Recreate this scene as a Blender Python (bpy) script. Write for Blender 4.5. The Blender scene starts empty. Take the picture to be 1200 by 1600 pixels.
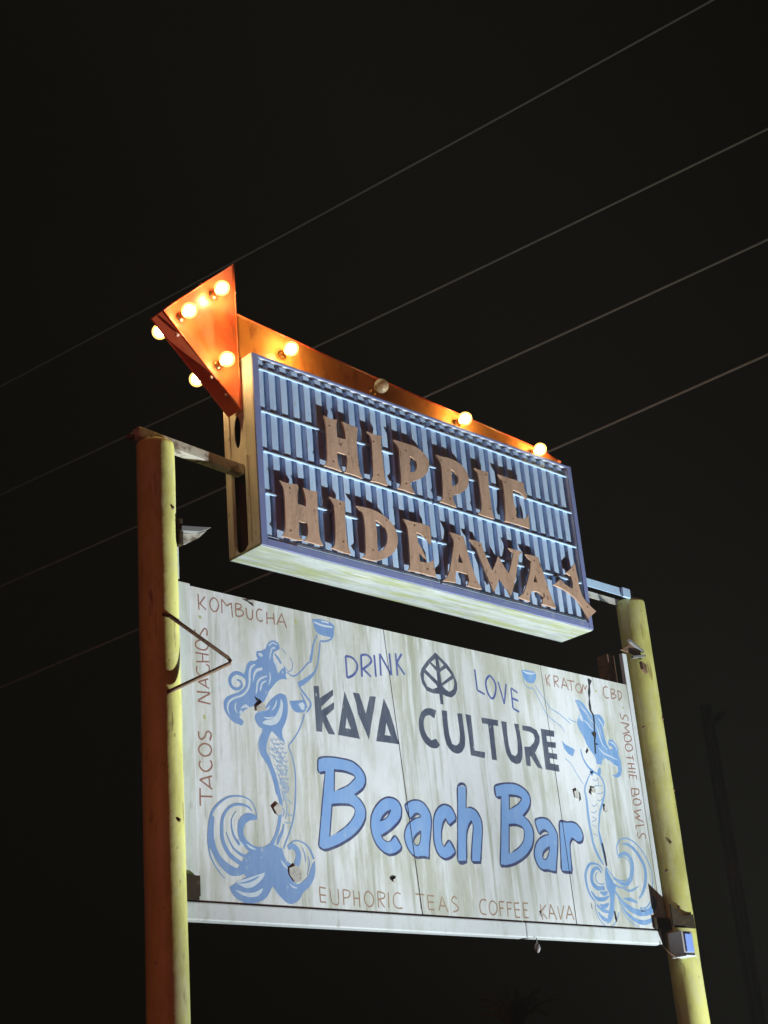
import bpy, bmesh, math, random
from mathutils import Vector, Matrix
from mathutils.geometry import tessellate_polygon

random.seed(7)
SC = bpy.context.scene
COL = SC.collection
Z0 = 3.02                       # height of the painted board's lower edge above the ground

# ------------------------------------------------------------------ camera
cam_d = bpy.data.cameras.new('camera')
cam = bpy.data.objects.new('camera', cam_d); COL.objects.link(cam)
cam_d.sensor_fit = 'VERTICAL'; cam_d.sensor_height = 36.0
cam_d.lens = 2385.14 / 1600 * 36.0
cam_d.clip_end = 2000
yaw, pitch, roll = 0.7827, 0.4059, -0.0869
fwd = Vector((math.sin(yaw) * math.cos(pitch), math.cos(yaw) * math.cos(pitch), math.sin(pitch)))
rgt = Vector((math.cos(yaw), -math.sin(yaw), 0)); up = rgt.cross(fwd)
r2 = rgt * math.cos(roll) + up * math.sin(roll); u2 = -rgt * math.sin(roll) + up * math.cos(roll)
cam.matrix_world = Matrix(((r2.x, u2.x, -fwd.x, -5.0862), (r2.y, u2.y, -fwd.y, -6.7898), (r2.z, u2.z, -fwd.z, -1.4183 + Z0), (0, 0, 0, 1)))
SC.camera = cam

# ------------------------------------------------------------------ night sky
W = bpy.data.worlds.new('World'); SC.world = W; W.use_nodes = True
nt = W.node_tree; nt.nodes.clear()
wo = nt.nodes.new('ShaderNodeOutputWorld'); add = nt.nodes.new('ShaderNodeAddShader')
sky = nt.nodes.new('ShaderNodeTexSky'); sky.sky_type = 'NISHITA'; sky.sun_disc = False
sky.sun_elevation = math.radians(-5); sky.sun_rotation = math.radians(200)
b1 = nt.nodes.new('ShaderNodeBackground'); b1.inputs['Strength'].default_value = 0.0004
b2 = nt.nodes.new('ShaderNodeBackground'); b2.inputs['Color'].default_value = (1.0, 0.86, 0.62, 1); b2.inputs['Strength'].default_value = 0.0031
nt.links.new(sky.outputs[0], b1.inputs[0]); nt.links.new(b1.outputs[0], add.inputs[0]); nt.links.new(b2.outputs[0], add.inputs[1])
nt.links.new(add.outputs[0], wo.inputs[0])
SC.view_settings.view_transform = 'Standard'; SC.view_settings.look = 'None'
SC.view_settings.exposure = 0.0; SC.view_settings.gamma = 1.0; SC.view_settings.use_curve_mapping = False
SC.cycles.max_bounces = 6; SC.cycles.transparent_max_bounces = 12
SC.cycles.sample_clamp_indirect = 4.0

# ------------------------------------------------------------------ helpers
def tag(o, label=None, cat=None, group=None, kind=None):
    if label: o['label'] = label
    if cat: o['category'] = cat
    if group: o['group'] = group
    if kind: o['kind'] = kind
    return o

def thing(name, loc, label, cat, group=None):
    e = bpy.data.objects.new(name, None); COL.objects.link(e); e.location = loc
    e.empty_display_size = 0.2
    return tag(e, label, cat, group)

def base_of(o):
    v = Vector(o.location)
    while o.parent:
        o = o.parent; v += Vector(o.location)
    return v

def link(name, me, mat, parent=None, loc=None):
    """loc is in world coordinates; mesh vertices are relative to loc"""
    o = bpy.data.objects.new(name, me); COL.objects.link(o)
    if mat and not me.materials: me.materials.append(mat)
    loc = Vector(loc or (0, 0, 0))
    if parent:
        o.parent = parent; o.location = loc - base_of(parent)
    else:
        o.location = loc
    return o

def mesh_from(bm, name, smooth=False):
    bmesh.ops.recalc_face_normals(bm, faces=bm.faces)
    me = bpy.data.meshes.new(name); bm.to_mesh(me); bm.free()
    if smooth: me.polygons.foreach_set('use_smooth', [True] * len(me.polygons))
    return me

def add_box(bm, x0, x1, y0, y1, z0, z1, bev=0.0):
    vs = [bm.verts.new(p) for p in ((x0, y0, z0), (x1, y0, z0), (x1, y1, z0), (x0, y1, z0), (x0, y0, z1), (x1, y0, z1), (x1, y1, z1), (x0, y1, z1))]
    fs = [bm.faces.new([vs[i] for i in f]) for f in ((0, 1, 5, 4), (1, 2, 6, 5), (2, 3, 7, 6), (3, 0, 4, 7), (4, 5, 6, 7), (3, 2, 1, 0))]
    if bev > 0:
        es = list({e for f in fs for e in f.edges})
        bmesh.ops.bevel(bm, geom=es, offset=bev, segments=2, affect='EDGES', profile=0.6)

def box(name, mat, parent, x0, x1, y0, y1, z0, z1, bev=0.003):
    """a box given in board coordinates (z from the board's lower edge); origin in its middle"""
    c = Vector(((x0 + x1) / 2, (y0 + y1) / 2, (z0 + z1) / 2 + Z0))
    bm = bmesh.new(); add_box(bm, x0 - c.x, x1 - c.x, y0 - c.y, y1 - c.y, z0 + Z0 - c.z, z1 + Z0 - c.z, bev)
    return link(name, mesh_from(bm, name), mat, parent, c)

def add_tube(bm, pts, rad, seg=10, cap=True):
    pts = [Vector(p) for p in pts]; n = len(pts)
    rads = rad if isinstance(rad, (list, tuple)) else [rad] * n
    rings = []; prev = None
    for i, p in enumerate(pts):
        t = (pts[min(i + 1, n - 1)] - pts[max(i - 1, 0)]).normalized()
        a = prev if prev is not None else (Vector((0, 0, 1)) if abs(t.z) < .9 else Vector((1, 0, 0)))
        s = (a - t * a.dot(t)).normalized(); prev = s; q = t.cross(s)
        rings.append([bm.verts.new(p + (s * math.cos(k * 2 * math.pi / seg) + q * math.sin(k * 2 * math.pi / seg)) * rads[i]) for k in range(seg)])
    for i in range(n - 1):
        for k in range(seg):
            bm.faces.new((rings[i][k], rings[i][(k + 1) % seg], rings[i + 1][(k + 1) % seg], rings[i + 1][k]))
    if cap:
        bm.faces.new(rings[0][::-1]); bm.faces.new(rings[-1])

def tube(name, mat, parent, pts, rad, seg=10, loc=None, smooth=True):
    loc = Vector(loc if loc is not None else pts[0])
    bm = bmesh.new(); add_tube(bm, [Vector(p) - loc for p in pts], rad, seg)
    return link(name, mesh_from(bm, name, smooth), mat, parent, loc)

def lathe_y(prof, seg=16):
    b = bmesh.new(); rings = [[b.verts.new((r * math.cos(2 * math.pi * k / seg), y, r * math.sin(2 * math.pi * k / seg))) for k in range(seg)] for r, y in prof]
    for i in range(len(prof) - 1):
        for k in range(seg): b.faces.new((rings[i][k], rings[i][(k + 1) % seg], rings[i + 1][(k + 1) % seg], rings[i + 1][k]))
    b.faces.new(rings[0][::-1]); b.faces.new(rings[-1]); return mesh_from(b, 'socket', True)

def pts_of(s):
    return [tuple(float(v) / 1000 for v in q.split(',')) for q in s.split()]

def catmull(p, closed, n=4):
    m = len(p)
    if m < 3: return list(p)
    out = []
    rng = range(m) if closed else range(m - 1)
    for i in rng:
        if closed: a, b, c, d = p[(i - 1) % m], p[i], p[(i + 1) % m], p[(i + 2) % m]
        else: a, b, c, d = p[max(i - 1, 0)], p[i], p[i + 1], p[min(i + 2, m - 1)]
        for k in range(n):
            t = k / n
            out.append(tuple(0.5 * (2 * b[j] + (c[j] - a[j]) * t + (2 * a[j] - 5 * b[j] + 4 * c[j] - d[j]) * t * t + (3 * b[j] - a[j] - 3 * c[j] + d[j]) * t ** 3) for j in range(len(b))))
    if not closed: out.append(tuple(p[-1]))
    return out

def corner_smooth(p, n=3):
    """round the gentle bends of a traced outline, keep its sharp corners"""
    m = len(p); out = []
    for i in range(m):
        a, b, c = p[i - 1], p[i], p[(i + 1) % m]
        v1 = Vector((b[0] - a[0], b[1] - a[1])); v2 = Vector((c[0] - b[0], c[1] - b[1]))
        if v1.length < 1e-6 or v2.length < 1e-6: continue
        if v1.angle(v2) > math.radians(52): out.append(b); continue
        s = (b[0] + (a[0] - b[0]) * .3, b[1] + (a[1] - b[1]) * .3); e = (b[0] + (c[0] - b[0]) * .3, b[1] + (c[1] - b[1]) * .3)
        for k in range(n):
            t = k / (n - 1)
            out.append(tuple((1 - t) ** 2 * s[j] + 2 * t * (1 - t) * b[j] + t * t * e[j] for j in (0, 1)))
    return out

def fill(bm, loops, depth, axis='Y'):
    """tessellated face of outline + holes at the given depth (axis Y: points are x,z)"""
    mk = (lambda q: (q[0], depth, q[1])) if axis == 'Y' else (lambda q: (depth, q[0], q[1]))
    vs = []; flat = []
    for l in loops:
        for q in l:
            vs.append(bm.verts.new(mk(q)))
    tris = tessellate_polygon([[Vector((q[0], q[1], 0)) for q in l] for l in loops])
    for t in tris:
        try: bm.faces.new([vs[i] for i in t])
        except ValueError: pass
    return vs

def extrude_loops(bm, loops, d0, d1, axis='Y'):
    a = fill(bm, loops, d0, axis); b = fill(bm, loops, d1, axis)
    k = 0
    for l in loops:
        n = len(l)
        for i in range(n):
            try: bm.faces.new((a[k + i], a[k + (i + 1) % n], b[k + (i + 1) % n], b[k + i]))
            except ValueError: pass
        k += n

def ribbon(bm, p, w, closed, y):
    """flat brush stroke on the board: p = (x, z) points, w = widths"""
    n = len(p); L = []; R = []
    for i in range(n):
        a = p[(i - 1) % n] if (closed or i > 0) else p[i]
        c = p[(i + 1) % n] if (closed or i < n - 1) else p[i]
        t = Vector((c[0] - a[0], c[1] - a[1]))
        if t.length < 1e-9: t = Vector((1, 0))
        t.normalize(); nx, nz = -t.y, t.x; h = w[i] / 2
        L.append(bm.verts.new((p[i][0] + nx * h, y, p[i][1] + nz * h))); R.append(bm.verts.new((p[i][0] - nx * h, y, p[i][1] - nz * h)))
    for i in range(n if closed else n - 1):
        j = (i + 1) % n
        bm.faces.new((L[i], L[j], R[j], R[i]))

# ------------------------------------------------------------------ materials
def mat(name, col, rough=0.6, metal=0.0, var=None, bump=0.0, bscale=40, spec=0.5, coat=0.0):
    """var: list of (colour, scale xyz, low, high, strength) noise layers of dirt and wear in world space"""
    m = bpy.data.materials.new(name); m.use_nodes = True
    N = m.node_tree.nodes; Lk = m.node_tree.links
    bs = N['Principled BSDF']; bs.inputs['Roughness'].default_value = rough; bs.inputs['Metallic'].default_value = metal
    bs.inputs['Specular IOR Level'].default_value = spec; bs.inputs['Coat Weight'].default_value = coat
    bs.inputs['Base Color'].default_value = (*col, 1)
    geo = N.new('ShaderNodeNewGeometry'); cur = None
    for i, (c2, scl, lo, hi, st) in enumerate(var or []):
        mp = N.new('ShaderNodeMapping'); mp.inputs['Scale'].default_value = scl; mp.inputs['Location'].default_value = (i * 3.7, i * 1.3, i * 5.1)
        nz = N.new('ShaderNodeTexNoise'); nz.inputs['Scale'].default_value = 1.0; nz.inputs['Detail'].default_value = 6; nz.inputs['Roughness'].default_value = 0.62
        mr = N.new('ShaderNodeMapRange'); mr.inputs[1].default_value = lo; mr.inputs[2].default_value = hi; mr.inputs[4].default_value = st
        mx = N.new('ShaderNodeMix'); mx.data_type = 'RGBA'
        Lk.new(geo.outputs['Position'], mp.inputs[0]); Lk.new(mp.outputs[0], nz.inputs['Vector']); Lk.new(nz.outputs[0], mr.inputs[0])
        Lk.new(mr.outputs[0], mx.inputs[0])
        if cur is None: mx.inputs[6].default_value = (*col, 1)
        else: Lk.new(cur, mx.inputs[6])
        mx.inputs[7].default_value = (*c2, 1); cur = mx.outputs[2]
    if cur is not None: Lk.new(cur, bs.inputs['Base Color'])
    if bump > 0:
        nz = N.new('ShaderNodeTexNoise'); nz.inputs['Scale'].default_value = bscale; nz.inputs['Detail'].default_value = 5
        Lk.new(geo.outputs['Position'], nz.inputs['Vector'])
        bp = N.new('ShaderNodeBump'); bp.inputs['Strength'].default_value = bump; bp.inputs['Distance'].default_value = 0.01
        Lk.new(nz.outputs[0], bp.inputs['Height']); Lk.new(bp.outputs[0], bs.inputs['Normal'])
    return m

def emit(name, col, strength):
    m = bpy.data.materials.new(name); m.use_nodes = True
    bs = m.node_tree.nodes['Principled BSDF']; bs.inputs['Base Color'].default_value = (*col, 1)
    bs.inputs['Emission Color'].default_value = (*col, 1); bs.inputs['Emission Strength'].default_value = strength
    return m

STREAK = (14, 14, 0.9); PATCH = (3.2, 3.2, 1.1); FINE = (60, 60, 5)
M = {}
M['board'] = mat('white board paint', (.74, .77, .80), .55, var=[((.40, .415, .27), PATCH, .46, .62, .62), ((.48, .49, .42), (1.1, 1.1, .8), .46, .60, .4), ((.34, .36, .25), STREAK, .51, .68, .70), ((.78, .82, .84), (20, 20, 1.6), .52, .66, .8), ((.30, .31, .26), FINE, .60, .74, .55)], bump=.15, bscale=25)
M['trim'] = mat('white trim paint', (.68, .72, .74), .5, var=[((.42, .46, .36), (6, 6, 1.5), .5, .7, .7), ((.35, .33, .28), (30, 30, 8), .60, .72, .6)], bump=.1)
wear = lambda c, s=.55: [(c, STREAK, .50, .70, s), (c, (34, 34, 12), .50, .70, s * .8), (c, (3, 3, 3), .45, .70, s * .6), ((.58, .62, .62), (45, 45, 16), .65, .69, .75)]
pal = (.62, .68, .72)
M['blue'] = mat('mermaid blue paint', (.185, .315, .59), .55, var=wear((.30, .43, .64), .4))
M['blue2'] = mat('faded mermaid blue paint', (.17, .34, .64), .55, var=wear((.40, .54, .70), .5))
M['scale'] = mat('scale stroke paint', (.30, .41, .58), .55, var=wear(pal, .6))
M['pale'] = mat('pale highlight paint', (.62, .71, .80), .55, var=wear((.45, .55, .68), .5))
M['bar'] = mat('bright lettering blue', (.21, .38, .72), .5, var=wear((.33, .49, .74), .5))
M['navy'] = mat('navy outline paint', (.045, .055, .15), .5, var=wear((.2, .24, .34), .3))
M['slate'] = mat('slate lettering paint', (.075, .092, .14), .5, var=wear((.22, .25, .30), .4))
M['ink'] = mat('ink blue lettering paint', (.085, .12, .35), .5, var=wear((.3, .34, .5), .4))
M['brown'] = mat('faded brown lettering paint', (.31, .15, .11), .55, var=wear((.46, .38, .34), .35))
M['tan'] = mat('faded tan lettering paint', (.33, .20, .125), .55, var=wear((.48, .42, .34), .4))
M['olive'] = mat('olive dot paint', (.46, .47, .17), .55, var=wear(pal, .4))
M['dark'] = mat('dark rotten joint', (.045, .045, .05), .9, spec=.1)
M['bare'] = mat('bare lifted wood', (.56, .55, .51), .8, var=[((.26, .23, .19), (60, 60, 60), .52, .68, .8)])
M['rib'] = mat('light blue sheet paint', (.43, .56, .75), .45, var=[((.30, .43, .64), (9, 9, 2), .46, .64, .7), ((.50, .60, .74), (24, 24, 1.5), .54, .68, .6), ((.34, .36, .34), (35, 35, 9), .60, .70, .7)], bump=.06)
M['rail'] = mat('pale blue rail paint', (.44, .60, .80), .4, var=[((.28, .36, .48), (20, 20, 30), .55, .70, .6)])
M['bezel'] = mat('violet blue bezel paint', (.17, .20, .38), .5, var=[((.30, .31, .36), (12, 12, 12), .55, .7, .6)])
M['ply'] = mat('raw plywood brown', (.45, .285, .195), .75, var=[((.33, .205, .135), (14, 14, 2.6), .45, .62, .8), ((.50, .33, .23), (30, 30, 5), .52, .66, .6), ((.10, .05, .035), (22, 22, 14), .64, .72, .9)], bump=.2)
M['cream'] = mat('cream cabinet paint', (.70, .70, .68), .55, var=[((.52, .50, .46), (18, 18, 1.2), .45, .65, .8), ((.28, .24, .19), (10, 10, 10), .60, .75, .7)], bump=.1)
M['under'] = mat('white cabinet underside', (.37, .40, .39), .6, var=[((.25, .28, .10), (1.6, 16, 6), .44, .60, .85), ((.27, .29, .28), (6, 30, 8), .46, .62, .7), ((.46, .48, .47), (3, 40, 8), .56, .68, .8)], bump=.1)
M['inner'] = mat('dark brown cabinet inside', (.10, .075, .055), .8)  # one even dark brown for the hollow inside
M['yellow'] = mat('yellow pole paint', (.68, .66, .21), .5, var=[((.50, .47, .14), (6, 6, 2.2), .44, .60, .8), ((.66, .64, .34), (9, 9, 3), .52, .64, .7), ((.64, .60, .30), (25, 25, 3), .55, .70, .5), ((.20, .13, .06), (22, 22, 3), .62, .70, .75), ((.12, .07, .04), (40, 40, 22), .66, .72, .9)], bump=.3, bscale=14)
M['rust'] = mat('rusted steel', (.16, .085, .045), .75, var=[((.06, .035, .02), (30, 30, 30), .45, .65, .8)], bump=.25, bscale=80)
M['steel'] = mat('weathered galvanised steel', (.36, .36, .37), .42, .55, var=[((.20, .15, .10), (9, 9, 9), .50, .66, .9)], bump=.15)
M['beam'] = mat('peeling beam paint', (.50, .47, .40), .5, var=[((.16, .12, .08), (14, 14, 14), .50, .62, .9)], bump=.2)
M['darksteel'] = mat('dark steel plate', (.040, .029, .018), .8, spec=.15, var=[((.09, .065, .035), (25, 25, 25), .55, .7, .8)])
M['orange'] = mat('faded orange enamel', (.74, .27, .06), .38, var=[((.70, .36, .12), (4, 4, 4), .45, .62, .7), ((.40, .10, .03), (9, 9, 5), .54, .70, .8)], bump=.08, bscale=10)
M['red'] = mat('red orange enamel', (.78, .13, .05), .36, var=[((.78, .24, .08), (5, 5, 5), .45, .65, .7), ((.34, .045, .02), (14, 14, 4), .58, .72, .7)], bump=.05, bscale=12, coat=.3)
M['rivet'] = mat('pink painted bolt', (.62, .36, .28), .4)
M['brass'] = mat('brass socket', (.50, .32, .12), .35, .8)
M['lamp'] = emit('lit bulb core', (1.0, .74, .36), 100.0)
M['filament'] = mat('dead filament', (.35, .22, .10), .5)
M['wire'] = mat('aluminium line', (.58, .57, .54), .5)
M['wood'] = mat('creosoted pole wood', (.22, .16, .14), .85, var=[((.12, .085, .07), (20, 20, 1), .45, .65, .8)], bump=.3)
M['bluereflect'] = mat('blue reflection colour', (.24, .36, .80), .3)  # blue reflection on the lamp box, put into the colour
M['greyplastic'] = mat('grey lamp housing', (.34, .33, .33), .45)
M['asphalt'] = mat('sandy asphalt', (.06, .058, .055), .9, var=[((.16, .14, .11), (.6, .6, .6), .45, .7, .7)], bump=.3, bscale=60)
M['frond'] = mat('dry palm frond', (.36, .27, .15), .7, var=[((.44, .30, .17), (3, 3, 3), .45, .65, .8)])
M['trunk'] = mat('palm bark', (.15, .11, .08), .9, bump=.4)
M['black'] = mat('black lamp casting', (.03, .03, .03), .5)
M['lens'] = emit('assumed cool flood lens', (.80, .91, 1.0), 12.0)
M['redlens'] = emit('assumed red lamp lens', (1.0, .25, .15), 8.0)

def glass(name, tint, glow):
    m = bpy.data.materials.new(name); m.use_nodes = True
    N = m.node_tree.nodes; Lk = m.node_tree.links; N.clear()
    out = N.new('ShaderNodeOutputMaterial'); tr = N.new('ShaderNodeBsdfTransparent'); gl = N.new('ShaderNodeBsdfGlossy')
    tr.inputs[0].default_value = (*tint, 1); gl.inputs['Roughness'].default_value = .04
    fr = N.new('ShaderNodeFresnel'); fr.inputs[0].default_value = 1.5
    mx = N.new('ShaderNodeMixShader'); Lk.new(fr.outputs[0], mx.inputs[0]); Lk.new(tr.outputs[0], mx.inputs[1]); Lk.new(gl.outputs[0], mx.inputs[2])
    if glow > 0:
        em = N.new('ShaderNodeEmission'); em.inputs[0].default_value = (1.0, .60, .20, 1); em.inputs[1].default_value = glow
        ad = N.new('ShaderNodeAddShader'); Lk.new(mx.outputs[0], ad.inputs[0]); Lk.new(em.outputs[0], ad.inputs[1]); Lk.new(ad.outputs[0], out.inputs[0])
    else: Lk.new(mx.outputs[0], out.inputs[0])
    return m
M['globe'] = glass('lit bulb glass', (1, .90, .70), .55)
M['deadglobe'] = glass('unlit bulb glass', (.90, .86, .74), 0)
def warm_tint(m, k):  # warm tint from the surroundings put into the bulb glass colour
    N = m.node_tree.nodes; Lk = m.node_tree.links; out = [n for n in N if n.type == 'OUTPUT_MATERIAL'][0]
    src = out.inputs[0].links[0].from_socket; df = N.new('ShaderNodeBsdfDiffuse'); df.inputs[0].default_value = (.85, .72, .50, 1)
    tl = N.new('ShaderNodeBsdfTranslucent'); tl.inputs[0].default_value = (.85, .70, .45, 1)
    a = N.new('ShaderNodeMixShader'); Lk.new(df.outputs[0], a.inputs[1]); Lk.new(tl.outputs[0], a.inputs[2])
    mx = N.new('ShaderNodeMixShader'); mx.inputs[0].default_value = k; Lk.new(src, mx.inputs[1]); Lk.new(a.outputs[0], mx.inputs[2]); Lk.new(mx.outputs[0], out.inputs[0])
warm_tint(M['deadglobe'], .30)

# ------------------------------------------------------------------ ground
bm = bmesh.new(); bmesh.ops.create_circle(bm, cap_ends=True, segments=64, radius=600)
g = link('ground', mesh_from(bm, 'ground'), M['asphalt']); tag(g, kind='structure')

LETTERS = [
  ('H', '1005,3170 1046,3163 1084,3162 1124,3172 1114,3133 1113,3083 1114,3039 1151,3040 1187,3043 1190,3081 1184,3126 1167,3172 1213,3167 1263,3165 1310,3165 1298,3116 1289,3066 1287,3006 1286,2947 1289,2877 1295,2831 1316,2790 1270,2796 1220,2798 1156,2793 1177,2824 1187,2873 1189,2915 1176,2929 1141,2929 1106,2928 1099,2897 1105,2846 1116,2814 1135,2793 1087,2798 1038,2799 983,2797 1003,2825 1014,2874 1016,2933 1020,3004 1021,3075 1017,3127', []),
  ('I', '1393,3161 1429,3156 1474,3156 1526,3162 1518,3123 1517,3081 1518,3021 1519,2955 1520,2901 1522,2854 1545,2795 1501,2796 1450,2797 1392,2791 1414,2832 1420,2887 1424,2959 1428,3038 1430,3093 1420,3132', []),
  ('P', '1643,3167 1715,3168 1792,3171 1854,3169 1906,3152 1950,3123 1973,3092 1967,3041 1941,2991 1896,2946 1838,2910 1781,2887 1764,2867 1772,2839 1801,2798 1748,2797 1695,2802 1638,2797 1668,2825 1677,2869 1680,2930 1680,2991 1683,3052 1685,3102 1666,3139', ['1781,3078 1812,3077 1840,3057 1848,3029 1836,2989 1809,2961 1774,2955 1780,2993 1783,3042']),
  ('P', '2053,3163 2105,3161 2170,3169 2243,3166 2298,3152 2339,3122 2366,3085 2367,3038 2348,2989 2304,2941 2246,2905 2187,2884 2176,2860 2184,2831 2206,2793 2151,2795 2096,2797 2044,2797 2072,2828 2082,2874 2087,2936 2091,3011 2093,3074 2083,3115', ['2187,3086 2222,3076 2251,3049 2256,3016 2241,2981 2205,2957 2181,2953 2187,2999 2190,3049']),
  ('I', '2443,3159 2480,3155 2531,3159 2582,3162 2579,3117 2574,3058 2575,2982 2576,2907 2576,2856 2592,2794 2533,2793 2483,2794 2430,2797 2459,2822 2474,2870 2476,2933 2475,3008 2474,3084 2468,3133', []),
  ('E', '2694,3172 2755,3171 2824,3173 2894,3174 2969,3173 2968,3144 2975,3106 2992,3078 2982,3043 2962,3058 2931,3079 2888,3085 2836,3085 2831,3032 2827,2980 2845,2933 2846,2898 2836,2880 2841,2862 2894,2864 2949,2880 2973,2918 2978,2894 2980,2856 2973,2806 2910,2808 2841,2808 2772,2808 2703,2801 2716,2833 2726,2892 2732,2957 2737,3035 2735,3105 2724,3141', []),
  ('H', '588,2594 639,2588 692,2593 732,2603 747,2584 734,2542 730,2486 732,2467 768,2464 797,2463 801,2503 797,2546 781,2590 824,2586 871,2588 905,2592 899,2543 896,2492 895,2436 894,2381 895,2315 898,2266 924,2223 874,2220 821,2222 765,2220 790,2248 803,2283 804,2322 799,2350 759,2347 730,2351 730,2310 723,2265 734,2235 759,2222 696,2211 645,2215 587,2213 612,2245 619,2296 623,2362 625,2427 625,2493 620,2547 606,2571', []),
  ('I', '999,2582 1040,2577 1088,2578 1139,2573 1132,2526 1130,2469 1130,2401 1128,2339 1130,2284 1157,2215 1109,2213 1055,2218 995,2221 1024,2250 1032,2301 1038,2364 1040,2425 1041,2482 1038,2526 1021,2556', []),
  ('D', '1240,2574 1304,2579 1373,2582 1432,2575 1491,2558 1541,2531 1580,2488 1596,2436 1590,2379 1561,2325 1513,2280 1448,2243 1377,2214 1317,2208 1254,2212 1286,2239 1293,2287 1296,2356 1301,2425 1299,2492 1287,2538', ['1400,2512 1450,2500 1490,2467 1502,2415 1487,2357 1451,2308 1402,2287 1398,2337 1407,2421']),
  ('E', '1660,2580 1724,2577 1788,2581 1852,2585 1915,2578 1915,2535 1916,2479 1907,2442 1883,2468 1849,2492 1815,2506 1774,2504 1783,2471 1783,2436 1811,2400 1855,2322 1814,2351 1781,2376 1785,2338 1784,2297 1834,2297 1891,2315 1916,2335 1915,2289 1923,2249 1927,2212 1868,2214 1796,2213 1734,2214 1666,2207 1687,2235 1693,2305 1697,2389 1698,2473 1692,2534', []),
  ('A', '2106,2582 2171,2582 2244,2578 2256,2525 2277,2440 2303,2345 2332,2272 2377,2212 2302,2207 2231,2212 2257,2257 2243,2298 2184,2301 2129,2300 2118,2249 2119,2210 2054,2206 1995,2200 2046,2244 2084,2330 2118,2435 2143,2520', ['2180,2439 2204,2394 2207,2370 2161,2370']),
  ('W', '2303,2571 2371,2576 2424,2567 2442,2505 2473,2441 2504,2377 2539,2424 2586,2505 2637,2434 2679,2392 2711,2460 2757,2562 2712,2594 2791,2595 2862,2595 2814,2564 2785,2475 2745,2365 2710,2287 2671,2219 2644,2264 2602,2306 2573,2340 2544,2284 2499,2216 2472,2260 2432,2352 2392,2444 2357,2527', []),
  ('A', '2889,2585 2962,2591 3028,2589 3046,2530 3074,2441 3106,2333 3158,2220 3085,2221 3005,2222 3030,2278 2992,2311 2927,2309 2895,2293 2873,2248 2875,2217 2812,2221 2756,2225 2821,2273 2871,2360 2918,2462 2939,2539', ['2969,2446 2983,2382 2939,2378']),
  ('Y', '3448,2629 3452,2571 3462,2509 3463,2435 3487,2365 3554,2314 3624,2280 3570,2243 3523,2203 3500,2241 3458,2296 3392,2347 3322,2375 3250,2393 3163,2402 3213,2433 3248,2461 3289,2437 3345,2417 3382,2414 3392,2463 3379,2514 3329,2530 3391,2575', []),
]
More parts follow.
